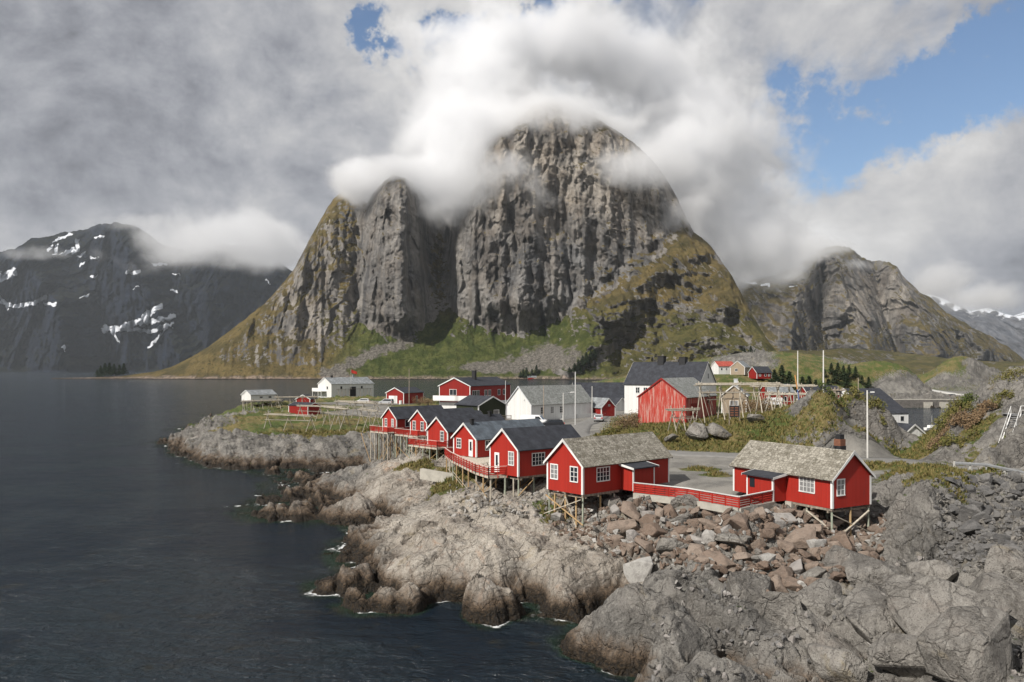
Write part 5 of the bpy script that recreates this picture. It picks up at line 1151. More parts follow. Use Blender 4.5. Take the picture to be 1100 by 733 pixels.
# ------------------------------------------------------------------ boulders
def rock_mat(name, a, b, c, wet=False):
    def f(T):
        P = T.obj(); W = T.pos(); r = T.new('ShaderNodeObjectInfo').outputs['Random']
        Q = T.vm('ADD', P, T.vm('SCALE', (1, 1, 1), T.m('MULTIPLY', r, 40.)))
        n = T.noise(Q, 1.4, 6, .65, .4); m_ = T.noise(Q, 7.0, 5, .7); q = T.noise(Q, .7, 3, .6)
        col = T.mix(T.ramp(r, .1, .9), (*a, 1), (*b, 1)); col = T.mix(T.ramp(n, .48, .66, 0, .8), col, (*c, 1)); col = T.mix(T.ramp(q, .52, .68, 0, .5), col, tuple(v * 1.5 for v in a) + (1,))
        col = T.mix(T.ramp(m_, .52, .70, 0, .5), col, tuple(v * .4 for v in a) + (1,)); col = T.mix(T.ramp(T.noise(Q, 16, 3, .7), .56, .72, 0, .5), col, (.36, .34, .30, 1))
        return principled(T, col, .92, T.bump(T.m('ADD', T.m('MULTIPLY', n, .6), T.m('MULTIPLY', m_, .35)), 1.0, .22), Specular_IOR_Level=.2)
    return material(name, f)
RB = rock_mat('brown_rock', (.165, .121, .094), (.245, .196, .160), (.11, .088, .072)); RP = rock_mat('pale_rock', (.34, .33, .31), (.27, .25, .235), (.20, .19, .18))
RD = rock_mat('dark_rock', (.095, .093, .092), (.16, .155, .15), (.06, .06, .06)); RG = rock_mat('grey_rock', (.17, .165, .155), (.25, .24, .22), (.11, .105, .10))
def rock_mesh(name, seed, sub=2, n=13, flat=(1, .8, .62), sharp=.10, rough=.05):
    r = random.Random(seed); bm = bmesh.new()
    for _ in range(n):
        v = Vector((r.gauss(0, 1), r.gauss(0, 1), r.gauss(0, 1))).normalized() * r.uniform(.82, 1.1)
        # push to a box-like outline
        mx = max(abs(v.x), abs(v.y), abs(v.z)); v = v.lerp(v / mx, .45)
        bm.verts.new((v.x * flat[0], v.y * flat[1], v.z * flat[2]))
    h = bmesh.ops.convex_hull(bm, input=bm.verts)
    bmesh.ops.delete(bm, geom=[g for g in h['geom_interior'] if isinstance(g, bmesh.types.BMVert)], context='VERTS')
    bmesh.ops.dissolve_limit(bm, angle_limit=R(12), verts=bm.verts, edges=bm.edges)
    bmesh.ops.bevel(bm, geom=list(bm.edges), offset=sharp, segments=2, affect='EDGES', profile=.6, clamp_overlap=True)
    bmesh.ops.triangulate(bm, faces=bm.faces)
    if sub:
        bmesh.ops.subdivide_edges(bm, edges=[e for e in bm.edges if e.calc_length() > .25], cuts=sub, use_grid_fill=True)
        bmesh.ops.triangulate(bm, faces=bm.faces)
    co = np.array([v.co for v in bm.verts]); o = seed * 7.3
    dsp = fbm(co[:, 0] * 1.6 + o, co[:, 1] * 1.6, co[:, 2] * 1.6 + .5, 4, seed, .55) * rough * 2.2
    for v, d_ in zip(bm.verts, dsp): v.co *= 1 + d_
    me = bpy.data.meshes.new(name); bm.to_mesh(me); bm.free()
    me.polygons.foreach_set('use_smooth', [False] * len(me.polygons)); return me
def rg_f(T):
    P = T.pos(); col, b, c, e1 = rock_color(T, P, .12)
    h = T.m('ADD', T.m('MULTIPLY', T.noise(P, 3.2, 8, .68), .30), T.m('MULTIPLY', T.noise(P, .9, 5, .6, .5), .5)); h = T.m('SUBTRACT', h, T.m('MULTIPLY', T.ramp(e1, 0, .05, 1, 0), .12))
    return principled(T, col, .92, T.bump(h, 1.0, .8), Specular_IOR_Level=.2)
RG = material('grey_gneiss', rg_f)
variants = {}
for nm, mt in (('brown', RB), ('pale', RP), ('dark', RD), ('grey', RG)):
    variants[nm] = []
    for k in range(9):
        me = rock_mesh('boulder', 100 + k, flat=random.Random(k).choice([(1, .8, .62), (1, .7, .5), (1, .9, .8), (1.1, .7, .7)])); me.materials.append(mt); variants[nm].append(me)
occ = []
def put_rock(px, py, size, kind, label, group, sink=.22, byY=None, name='boulder'):
    if byY: Y = byY
    else:
        # walk along the line of sight until it meets the ground
        Y = None
        for y in np.exp(np.linspace(math.log(38), math.log(130), 260)):
            x = (px - 550) / F * y
            if ground(x, y) >= CAMZ - (py - 396) / F * y: Y = y; break
        if Y is None: return None
    x = (px - 550) / F * Y
    for ox, oy, os_ in occ:
        if (ox - x) ** 2 + (oy - Y) ** 2 < ((os_ + size) * .54) ** 2: return None
    occ.append((x, Y, size))
    o = bpy.data.objects.new(name, rnd.choice(variants[kind])); link(o)
    o.location = (x, Y, ground(x, Y) + size * (.35 - sink)); o.rotation_euler = (rnd.uniform(-.5, .5), rnd.uniform(-.5, .5), rnd.uniform(0, 6.28))
    o.scale = (size * rnd.uniform(.85, 1.15), size * rnd.uniform(.8, 1.15), size * rnd.uniform(.8, 1.15))
    return tag(o, label, 'boulder', group)
# big blocks along the roadside under the mound
for px, Y, s, lb in [(684, 111, 1.25, 'low grey boulder at the left foot of the barn mound'), (700, 110.5, 1.9, 'rounded grey boulder beside the road below the barn'), (722, 110, 1.2, 'cracked grey boulder between two larger roadside rocks below the racks'), (748, 109.5, 2.0, 'tall slanted grey boulder by the road below the drying racks'),
                     (774, 109, 1.8, 'square grey boulder right of the slanted one by the road'), (790, 108.5, 1.9, 'broad grey boulder above the end of the gravel yard'), (760, 112.5, 1.0, 'small dark boulder in the gap between roadside rocks'), (812, 110, 1.3, 'flat grey boulder in the grass where the mound begins to rise')]:
    o = put_rock(px, 0, s, 'grey', lb, 'grey rocks along the foot of the mound', -.25, Y)
for px, py, s, k, lb in [(722, 592, 1.5, 'grey', 'large grey boulder at the left edge of the brown riprap'), (752, 586, .9, 'pale', 'pale boulder near the middle of the riprap slope'), (840, 562, 1.15, 'pale', 'upright pale angular boulder in the riprap below the right cabin'), (860, 592, 1.7, 'brown', 'largest rounded brown boulder of the riprap'),
                      (792, 568, 1.35, 'brown', 'flat topped brown boulder high on the riprap'), (785, 590, 1.25, 'grey', 'grey speckled boulder right of the centre of the riprap'), (838, 628, 1.3, 'brown', 'brown boulder at the foot of the riprap'), (872, 625, 1.2, 'grey', 'grey boulder at the foot of the riprap'), (905, 590, 1.2, 'brown', 'wide brown boulder behind the right cabin posts'),
                      (700, 560, 1.0, 'pale', 'white grey boulder below the tiled cabin posts'), (662, 553, .7, 'pale', 'small white boulder in moss on the slab edge'), (600, 560, 1.0, 'pale', 'pale oblong boulder beside the tiled cabin posts'), (690, 622, 1.5, 'pale', 'pale block stranded at the inner end of the inlet')]:
    put_rock(px, py, s, k, lb, None)
for px, py, s, k, lb in [(905, 545 + 55, 1.9, 'grey', 'tall pointed grey boulder left of the crag'), (930, 620, 1.7, 'grey', 'grey boulder wedged at the crag foot'), (965, 640, 2.1, 'grey', 'broad grey boulder below the crag'), (1000, 620, 1.6, 'grey', 'grey boulder right of the crag foot'), (1045, 610, 2.0, 'grey', 'wide grey boulder under the dark scree'),
                      (1085, 620, 1.8, 'grey', 'grey boulder farthest right under the dark scree'), (1075, 660, 2.2, 'grey', 'large smooth grey boulder with ochre lichen below the scree'), (1010, 668, 2.2, 'grey', 'largest grey boulder of the lower rocks'), (940, 672, 1.8, 'grey', 'rounded grey boulder low on the grey rocks'), (880, 650, 1.7, 'grey', 'grey boulder beneath the riprap foot'),
                      (1060, 710, 2.0, 'grey', 'grey boulder lowest and farthest right on the shore rocks'), (985, 712, 1.7, 'grey', 'split grey boulder near the lower edge of the shore'), (905, 712, 1.6, 'grey', 'grey boulder above the dark crevice'), (800, 640, 1.5, 'grey', 'grey boulder on the ledge below the riprap'), (835, 665, 1.5, 'grey', 'cracked grey boulder on the ledge beneath the riprap')]:
    put_rock(px, py, s * 1.45, k, lb, None, .30)
r2 = random.Random(3)
cnt = {'a': 0, 'b': 0}
tries = 0
while cnt['a'] < 205 and tries < 9000:
    tries += 1
    px = r2.uniform(655, 945); py = r2.uniform(540, 640)
    if py > np.interp(px, [655, 690, 760, 800, 850, 900, 945], [595, 600, 605, 632, 645, 622, 600]): continue
    if py < np.interp(px, [655, 690, 795, 830, 945], [545, 538, 556, 550, 556]): continue
    s = r2.choice([.55, .6, .7, .8, .9, 1.1, 1.3]) if tries < 700 else r2.choice([.4, .5, .6, .7]); 
    kind = r2.choice(['brown'] * 7 + ['grey', 'pale'])
    lb = {'brown': 'rusty brown riprap boulder on the slope below the red fence', 'grey': 'grey riprap boulder among the brown ones below the red fence', 'pale': 'pale grey riprap boulder among the brown ones below the red fence'}[kind]
    if put_rock(px, py, s, kind, lb, {'brown': 'brown boulders of the riprap slope', 'grey': 'grey boulders of the riprap slope', 'pale': 'pale boulders of the riprap slope'}[kind]): cnt['a'] += 1
tries = 0
while cnt['b'] < 70 and tries < 3000:
    tries += 1
    px = r2.uniform(1020, 1108); py = r2.uniform(516, 600); s = r2.choice([.4, .5, .6, .75, .9])
    if put_rock(px, py, s, 'dark', 'dark grey angular rock on the scree below the guardrail', 'dark rocks of the scree below the guardrail'): cnt['b'] += 1
# small rubble between them: one mass
def rubble(name, n, region, kinds, smin, smax, seed, label):
    rr = random.Random(seed); V = []; Fc = []; mats = [variants[k][0].materials[0] for k in kinds]; mi = []
    base = [rock_mesh('tmp', 300 + k, sub=0, n=9) for k in range(5)]
    bd = [([tuple(v.co) for v in b.vertices], [tuple(p.vertices) for p in b.polygons]) for b in base]
    done = 0
    while done < n:
        px, py = rr.uniform(region[0], region[1]), rr.uniform(region[2], region[3]); Y = None
        if not region[4](px, py): continue
        for y in np.exp(np.linspace(math.log(38), math.log(130), 130)):
            x = (px - 550) / F * y
            if ground(x, y) >= CAMZ - (py - 396) / F * y: Y = y; break
        done += 1
        if Y is None: continue
        vs, fs = rr.choice(bd); s = rr.uniform(smin, smax); M = Matrix.Translation((x, Y, ground(x, Y) + s * .2)) @ Matrix.Rotation(rr.uniform(0, 6.28), 4, Vector((rr.random(), rr.random(), rr.random() + .2)).normalized()) @ Matrix.Scale(s, 4)
        i = len(V); V += [tuple(M @ Vector(v)) for v in vs]; Fc += [tuple(i + k for k in f) for f in fs]; m_ = rr.randrange(len(kinds)); mi += [m_] * len(fs)
    me = bpy.data.meshes.new(name); me.from_pydata(V, [], Fc)
    for m_ in mats: me.materials.append(m_)
    me.polygons.foreach_set('material_index', mi)
    return tag(link(bpy.data.objects.new(name, me)), label, None, None, 'stuff')
rubble('rubble', 1700, (590, 950, 535, 645, lambda px, py: np.interp(px, [590, 655, 690, 795, 830, 945], [540, 545, 538, 556, 550, 556]) < py < np.interp(px, [590, 655, 690, 760, 800, 850, 900, 945], [572, 600, 612, 615, 640, 650, 632, 605])), ['brown', 'brown', 'brown', 'brown', 'grey', 'pale'], .16, .44, 8, 'small brown stones filling the riprap')
rubble('scree', 1200, (1005, 1112, 512, 612, lambda px, py: True), ['dark', 'grey', 'dark'], .10, .36, 9, 'dark broken stone below the guardrail')
rubble('shore_stones', 420, (480, 700, 520, 560, lambda px, py: True), ['grey', 'pale', 'grey'], .12, .42, 10, 'loose grey stones on the slab below the cabins')
rubble('foreshore_stones', 420, (700, 1100, 600, 733, lambda px, py: vnoise(np.array(px / 40.), np.array(py / 25.), seed=77) > .12), ['grey', 'dark', 'pale'], .08, .32, 11, 'loose stones in the hollows of the grey rocks')

# ------------------------------------------------------------------ fence, kerb wall, ramp, guardrail, stairs, stone wall
def fence(label, pts, h=.9):
    root = empty('fence', (pts[0][0], pts[0][1], pts[0][2]), 0, label, 'fence'); o = Vector(pts[0])
    b = MB(); c = MB(); t = MB()
    for a, e in zip(pts[:-1], pts[1:]):
        a, e = Vector(a) - o, Vector(e) - o; n = max(1, round((e - a).length / 1.5))
        for k in range(n): p = a.lerp(e, k / n); b.bar(p, p + Vector((0, 0, h - .05)), .1)
        for z in (.12, .30, .48, .66, .80): b.bar(a + Vector((0, 0, z)), e + Vector((0, 0, z)), .035, .125)
        t.bar(a + Vector((0, 0, h)), e + Vector((0, 0, h)), .16, .07)
        c.bar(a + Vector((0, 0, -.28)), e + Vector((0, 0, -.28)), .34, .56)
    b.build('boards', RED, root); t.build('top_rail', TRIM, root); c.build('kerb', CONC, root)
    return root
fence('long low red board fence with white top rail between the two tiled cabins', [tuple(PX(681, 529.5, 7.05)), tuple(PX(738, 536, 7.03)), tuple(PX(794, 546, 7.0)), tuple(PX(831, 538.5, 7.05))])
m = MB()
ra, rb = PX(451, 503.7, 5.5), PX(486, 509.6, 5.1); nb = Vector((.3, .55, 0))
q0 = [ra, rb, rb + nb, ra + nb]
m.v += [tuple(p) for p in q0] + [(p.x, p.y, p.z - 1.3) for p in q0]; m.f += [(0, 1, 2, 3), (7, 6, 5, 4), (0, 4, 5, 1), (1, 5, 6, 2), (2, 6, 7, 3), (3, 7, 4, 0)]
tag(m.build('retaining_wall', CONC), 'short pale concrete retaining wall in the moss below the decks', 'wall')
def rail_run(label, pts, n, hgt, cat='guardrail'):
    root = empty('guardrail', tuple(pts[0]), 0, label, cat); o = pts[0]
    r = MB()
    for a, e in zip(pts[:-1], pts[1:]): r.bar(a - o + Vector((0, 0, hgt)), e - o + Vector((0, 0, hgt)), .08, .28); r.bar(a - o + Vector((0, -.06, hgt)), e - o + Vector((0, -.06, hgt)), .06, .10)
    r.build('beam', STEEL, root)
    for k in range(n):
        t = k / (n - 1) * (len(pts) - 1); i = min(int(t), len(pts) - 2); p = pts[i].lerp(pts[i + 1], t - i) - o
        m = MB(); m.box(p.x - .08, p.y + .06, -.5 + p.z, p.x + .08, p.y + .22, hgt + .15 + p.z); m.build('post', PGREY, root)
gr = [Vector((*g2(px, Y), max(smooth_h(*g2(px, Y)), ground(*g2(px, Y)), ground(*g2(px, Y - 1.2)) - .1) + .1)) for px, Y in [(1026, 81.5), (1060, 80.6), (1100, 79.6), (1165, 78.0), (1240, 77.0)]]
rail_run('steel guardrail with concrete posts along the road above the dark scree', gr, 9, .55)
# steel stairs up the knoll
s0 = Vector(PX(1071, 490, 8.5)); s1 = Vector((*g2(1086, 93.8), 12.6))
root = empty('steel_stairs', tuple(s0), 0, 'white steel stairs climbing the grey rock face beside the road', 'stairs')
dv = s1 - s0; rt = Vector((1.0, -.25, 0)).normalized()
for k, s in enumerate((0, 1.05)):
    m = MB(); m.bar(rt * s, dv + rt * s, .08, .22); m.build('stringer', TRIM, root)
    m = MB(); m.bar(rt * s + Vector((0, 0, .95)), dv + rt * s + Vector((0, 0, .95)), .05)
    for t in (0, .33, .66, 1): m.bar(dv * t + rt * s, dv * t + rt * s + Vector((0, 0, .95)), .045)
    m.build('handrail', TRIM, root)
for k in range(18):
    p = dv * ((k + .5) / 18); m = MB(); m.bar(p, p + rt * 1.05, .26, .05); m.build('tread', STEEL, root)
m = MB(); m.bar(dv + rt * .0 + Vector((0, 1.2, 0)), dv + rt * 4.2 + Vector((0, 1.2, 0)), 2.2, .06); m.build('landing', STEEL, root)
m = MB()
for z in (.5, 1.0): m.bar(dv + rt * 1.1 + Vector((0, .1, z)), dv + rt * 4.2 + Vector((0, .1, z)), .05)
for s in (1.1, 2.6, 4.2): m.bar(dv + rt * s + Vector((0, .1, -2)), dv + rt * s + Vector((0, .1, 1)), .06)
m.build('landing_rail', TRIM, root)

# ------------------------------------------------------------------ drying racks of crossed poles
def rack(label, a, b, h, nt, nr, spread=1.6, rails2=True, seed=1, grp='fish drying racks of bare poles', legs=True, mat=WOODR, gz=True):
    rr = random.Random(seed); a, b = Vector(a), Vector(b); d = (b - a); dn = Vector((d.x, d.y, 0)).normalized(); nn = Vector((-dn.y, dn.x, 0))
    root = empty('drying_rack', tuple(a), 0, label, 'drying rack', grp)
    top = max(a.z, b.z) + h
    for k in range(nt):
        p = a.lerp(b, k / max(1, nt - 1)); m = MB()
        for s in (-1, 1):
            q = p + nn * s * spread * rr.uniform(.8, 1.1) + dn * rr.uniform(-.4, .4)
            gz_ = ground(q.x, q.y) - .3 if gz else q.z
            e = Vector((p.x - nn.x * s * .45, p.y - nn.y * s * .45, top + rr.uniform(.1, .5)))
            m.bar(Vector((q.x, q.y, gz_)) - a, e - a, rr.uniform(.14, .19), n=6)
        if legs and rr.random() < .7:
            q = p + dn * rr.uniform(1.2, 2.2); zg = ground(q.x, q.y) - .2; m.bar(Vector((q.x, q.y, zg)) - a, Vector((p.x, p.y, top - .1)) - a, .10, n=6)
        m.build('trestle', mat, root)
    for k in range(nr):
        off = (k / max(1, nr - 1) - .5) * 1.1 if nr > 1 else 0
        z = top + rr.uniform(-.04, .06) - abs(off) * .35
        m = MB(); e0 = a + nn * off - dn * rr.uniform(.3, 1.1); e1 = b + nn * off + dn * rr.uniform(.3, 1.1)
        m.bar(Vector((e0.x, e0.y, z)) - a, Vector((e1.x, e1.y, z + rr.uniform(-.1, .1))) - a, rr.uniform(.15, .20), n=6); m.build('rail', mat, root)
    if rails2:
        for s in (-1, 1):
            m = MB(); e0 = a + nn * s * .7; e1 = b + nn * s * .7; z = top - 1.3
            m.bar(Vector((e0.x, e0.y, z)) - a, Vector((e1.x, e1.y, z + rr.uniform(-.2, .2))) - a, .10, n=6); m.build('rail', mat, root)
    return root
hg = 'drying racks on the headland'
def racka(label, pa_, Ya, pb_, Yb, h, nt, nr, **kw): return rack(label, G(pa_, Ya), G(pb_, Yb), h, nt, nr, **kw)
racka('long low pole rack on the headland in front of the red shed', 287, 176, 334, 170, 3.2, 3, 3, seed=1, grp=hg)
racka('pole rack at the shed corner on the headland', 322, 190, 366, 184, 3.6, 3, 3, seed=2, grp=hg)
racka('tall pole rack right of the red headland shed', 352, 178, 372, 171, 4.2, 3, 4, seed=3, grp=hg)
racka('pole rack near the parked cars end of the headland', 362, 196, 402, 188, 3.6, 3, 3, seed=4, grp=hg)
racka('pole rack against the farthest stilted cabin', 388, 168, 404, 160, 4.0, 3, 3, seed=5, grp=hg)
racka('pole rack on the bank below the parked cars', 376, 214, 420, 206, 1.5, 4, 1, rails2=False, seed=6, grp=hg)
racka('flat pole rack beside the small white boathouse', 262, 219, 300, 226, 2.6, 5, 8, seed=7, grp=hg, rails2=False)
racka('broad pole rack behind the red headland shed', 298, 232, 338, 236, 2.2, 4, 5, seed=8, grp=hg, rails2=False)
mg = 'drying racks on the mound'
racka('low pole rack leaning against the weathered barn', 722, 116, 745, 117, 3.0, 3, 3, seed=11, grp=mg)
racka('pole rack with one long pale rail right of the barn', 752, 121, 836, 124, 4.6, 5, 5, seed=12, grp=mg, mat=WOOD)
racka('tangled pole rack behind the black notice board', 748, 130, 800, 132, 3.8, 5, 3, seed=13, grp=mg, mat=WOODD)
racka('far rack with the highest rails on the mound', 810, 142, 872, 144, 5.6, 6, 7, seed=14, grp=mg, mat=WOOD, rails2=False)
racka('rack with long rails crossing the two tall poles', 828, 131, 896, 133, 3.6, 6, 7, seed=15, grp=mg, mat=WOOD)
racka('short rack end of upright poles on the right shoulder of the mound', 895, 120, 903, 119, 3.4, 3, 4, seed=16, grp=mg, mat=WOODD, spread=.9)
for nm, a, b, lb in [('pole', (893, 120), (905, 117), 0)]: pass

# ------------------------------------------------------------------ poles, lamps, board, flag
def pole(label, px, Y, pytop, r=.12, mat=PGREY, lean=(0, 0), cat='pole', name='utility_pole', grp='tall poles of the village'):
    g = G(px, Y, -.3); zt = CAMZ - (pytop - 396) / F * Y
    root = empty(name, tuple(g), 0, label, cat, grp); m = MB()
    h = zt - g.z; i = 0; n = 8
    for z, rr_ in ((0, r), (h, r * .62)):
        for k in range(n): m.v.append((lean[0] * z / h + rr_ * math.cos(2 * math.pi * k / n), lean[1] * z / h + rr_ * math.sin(2 * math.pi * k / n), z))
    m.f += [(k, (k + 1) % n, n + (k + 1) % n, n + k) for k in range(n)] + [tuple(n + k for k in range(n))]
    m.build('shaft', mat, root, True); return root, h
pole('tall white flagpole in front of the long white hall', 618, 150, 399.5, .11, TRIM, cat='flagpole', name='flagpole')
rt_, h_ = pole('pale lamp post beside the flagpole, its lamp reaching right', 605, 152, 422, .10)
m = MB(); m.bar((0, 0, h_ - .15), (1.5, -.3, h_ + .1), .07); m.build('arm', STEEL, rt_); m = MB(); m.bar((1.3, -.3, h_ + .08), (2.1, -.4, h_ + .14), .26, .12); m.build('lamp_head', TRIM, rt_)
pole('dark wooden pole before the windows of the white hall', 584, 160, 414, .11, WOODD)
pole('dark wooden pole rising beside the red garage', 439.5, 232, 396, .12, WOODD)
pole('thin white pole at the right end of the red lodge', 543, 178, 409, .07, TRIM)
pole('pale pole in front of the red cottage by the village road', 636, 172, 415, .1, PGREY)
pole('left one of two tall pale poles above the racks', 857, 190, 377, .16)
pole('tall pale pole on the mound top right of the racks', 884.5, 122, 376.5, .14)
pole('short dark pole standing behind the warehouse ridge', 922, 170, 406, .12, WOODD)
rt_, h_ = pole('grey lamp post beside the road behind the chimney cabin', 932, 93, 419.5, .12, PGREY, (-.05, 0))
m = MB(); m.bar((0, 0, h_ - .3), (.5, .2, h_ - .3), .05); m.build('arm', STEEL, rt_); m = MB(); m.bar((.45, .2, h_ - .22), (.85, .2, h_ - .2), .26, .14); m.build('lamp_head', TRIM, rt_)
PAINTP = plain('orange_painted_post', (.62, .30, .10), .7); PAINTB = plain('blue_painted_post', (.10, .16, .36), .7)
g = G(858.5, 112, -.2); root = empty('marker_post', tuple(g), 0, 'leaning marker post painted orange above and blue below on the green mound', 'post')
m = MB(); m.bar((0, 0, 0), (-.25, 0, 1.6), .16, n=8); m.build('lower_half', PAINTB, root); m = MB(); m.bar((-.25, 0, 1.6), (-.6, 0, 3.6), .16, n=8); m.build('upper_half', PAINTP, root)
g = G(789, 113); root = empty('notice_board', tuple(g), 0, 'black notice board on two posts on the mound before the racks', 'notice board')
for s in (-.75, .75): m = MB(); m.bar((s, 0, -.3), (s, 0, 2.6), .1); m.build('post', WOODD, root)
m = MB(); m.box(-.7, -.05, .9, .7, .05, 2.5); bo = m.build('board', CHIM, root)
m = MB()
for z in (1.15, 1.5, 1.85, 2.2):
    for x in (-.35, .3): m.box(x - .25, -.062, z - .1, x + .22, -.0505, z + .1)
m.build('notice_strips', BRICK, bo)
g = G(377, 292); root = empty('flag_on_pole', (g.x, g.y, 10.5), 0, 'small red flag flying above the roof of the big white headland house', 'flag')
m = MB(); m.bar((0, 0, 0), (0, 0, 7.2), .12, n=6); m.build('pole', PGREY, root)
m = MB(); pts = [(x * .45, .15 * math.sin(x * 1.2), 0) for x in range(6)]
for s in (0,):
    for p, q_ in zip(pts[:-1], pts[1:]): m.quad((p[0], p[1], 5.9 - p[0] * .25), (q_[0], q_[1], 5.9 - q_[0] * .25), (q_[0], q_[1], 7.1 - q_[0] * .35), (p[0], p[1], 7.1 - p[0] * .35))
m.build('flag', RED, root)

# ------------------------------------------------------------------ cars
CARP = {'silver': plain('silver_car_paint', (.48, .49, .50), .3, .4, .1, 1, .6), 'white': plain('white_car_paint', (.75, .76, .77), .3, 0, .1, 1, .6), 'dark': plain('dark_car_paint', (.03, .033, .04), .3, .2, .1, 1, .6)}
TYRE = plain('tyre_rubber', (.02, .02, .02), .9); LAMPR = plain('tail_lamp', (.45, .02, .01), .3); LAMPW = plain('head_lamp', (.7, .7, .68), .2)
def car(label, px, Y, rz, kind='estate', col='silver', name='parked_car', cat='car', grp='parked cars', zoff=0.0, floor=None):
    g = G(px, Y); z = floor if floor is not None else max(g.z, smooth_h(g.x, g.y)) + .02 + zoff
    root = empty(name, (g.x, g.y, z), R(rz), label, cat, grp)
    Pf = {'estate': ([(-2.25, .35), (-2.3, .75), (-2.15, 1.0), (-1.95, 1.4), (-1.5, 1.5), (.3, 1.5), (1.05, 1.02), (2.05, .85), (2.25, .6), (2.2, .32)], [(-1.9, 1.02), (-1.8, 1.38), (.2, 1.42), (.85, 1.04)]),
          'van': ([(-2.5, .4), (-2.5, 1.2), (-2.42, 2.0), (-2.2, 2.1), (1.1, 2.05), (1.8, 1.25), (2.4, 1.05), (2.5, .6), (2.45, .35)], [(.35, 1.3), (.35, 1.85), (1.08, 1.85), (1.6, 1.3)]),
          'mini': ([(-2.0, .35), (-2.05, .9), (-1.95, 1.6), (-1.8, 1.72), (.4, 1.72), (1.15, 1.15), (1.95, .98), (2.1, .6), (2.05, .32)], [(-1.8, 1.12), (-1.72, 1.58), (.3, 1.6), (.95, 1.14)])}[kind]
    prof, win = Pf; W2 = .88 if kind != 'van' else .98
    bm = bmesh.new()
    def lo(x, z): t = max(0, (z - .95)) ; return W2 - .17 * t
    A = [bm.verts.new((x, -lo(x, z), z)) for x, z in prof]; B = [bm.verts.new((x, lo(x, z), z)) for x, z in prof]
    bm.faces.new(A); bm.faces.new(list(reversed(B)))
    for k in range(len(prof)): bm.faces.new((A[k], B[k], B[(k + 1) % len(prof)], A[(k + 1) % len(prof)]))
    bmesh.ops.recalc_face_normals(bm, faces=bm.faces); bmesh.ops.bevel(bm, geom=list(bm.edges), offset=.06, segments=2, affect='EDGES')
    me = bpy.data.meshes.new('body'); bm.to_mesh(me); bm.free(); me.materials.append(CARP[col]); link(bpy.data.objects.new('body', me), root)
    for s in (-1, 1):
        m = MB(); y = [s * (lo(x, zz) + .012) for x, zz in win]; y2 = [s * (lo(x, zz) - .02) for x, zz in win]; n = len(win)
        m.v += [(x, yy, zz) for (x, zz), yy in zip(win, y)] + [(x, yy, zz) for (x, zz), yy in zip(win, y2)]
        m.f += [tuple(range(n)), tuple(range(2 * n - 1, n - 1, -1))] + [(k, (k + 1) % n, n + (k + 1) % n, n + k) for k in range(n)]
        m.build('side_window', GLASS, root)
    def slab(nm, p0, p1, wd, mt, out=.02, y0=None):
        (x0, z0), (x1, z1) = p0, p1; d = Vector((x1 - x0, 0, z1 - z0)).normalized(); nr = Vector((d.z, 0, -d.x)) * out
        m = MB(); ya, yb = (-wd, wd) if y0 is None else y0
        P8 = [Vector((x0, ya, z0)), Vector((x0, yb, z0)), Vector((x1, yb, z1)), Vector((x1, ya, z1))]
        m.v += [tuple(p + nr) for p in P8] + [tuple(p - nr) for p in P8]
        m.f += [(0, 1, 2, 3), (7, 6, 5, 4), (0, 4, 5, 1), (1, 5, 6, 2), (2, 6, 7, 3), (3, 7, 4, 0)]; m.build(nm, mt, root)
    if kind == 'estate': slab('windscreen', (.40, 1.45), (.98, 1.07), .66, GLASS); slab('rear_window', (-2.10, 1.08), (-1.97, 1.36), .66, GLASS)
    elif kind == 'mini': slab('windscreen', (.48, 1.66), (1.08, 1.2), .66, GLASS); slab('rear_window', (-2.02, 1.1), (-1.96, 1.55), .66, GLASS)
    else: slab('windscreen', (1.18, 1.97), (1.74, 1.32), .72, GLASS); slab('rear_window', (-2.48, 1.3), (-2.44, 1.8), .6, GLASS)
    xb, xf = prof[1][0], prof[-2][0]
    for s in (-1, 1):
        m = MB(); m.box(xb - .02, min(s * .55, s * .86), .72, xb + .12, max(s * .55, s * .86), .95); m.build('tail_lamp', LAMPR, root)
        m = MB(); m.box(xf - .25, min(s * .5, s * .84), .62, xf + .01, max(s * .5, s * .84), .78); m.build('headlight', LAMPW, root)
        for x in (prof[0][0] + .75, prof[-1][0] - .75):
            m = MB(); m.bar((x, s * (W2 - .2), .33), (x, s * (W2 + .02), .33), .68, n=14); wo_ = m.build('wheel', TYRE, root); m = MB(); m.bar((x, s * (W2 + .021), .33), (x, s * (W2 + .035), .33), .38, n=10); m.build('rim', STEEL, wo_)
    return root
car('white estate car parked on the grassy track left of the van like car', 389, 236, 178, 'estate', 'white')
car('grey boxy car parked in front of the red garage', 415, 232, 165, 'mini', 'silver')
car('white van with open side door parked beside the white hall', 574, 148, -15, 'van', 'white', 'parked_van', 'van')
car('black estate car parked right of the white van', 592, 145, -170, 'estate', 'dark')
car('silver car seen from behind on the village road', 643.5, 162, 80, 'estate', 'silver')
car('white vehicle parked behind the high racks near a red house', 829, 196, 185, 'van', 'white', 'parked_van', 'van')
car('white van parked on the far side of the small harbour', 1043, 440, 0, 'van', 'white', 'parked_van', 'van')
car('dark car parked by the harbour edge below the far white van', 1024, 402, 0, 'estate', 'dark')

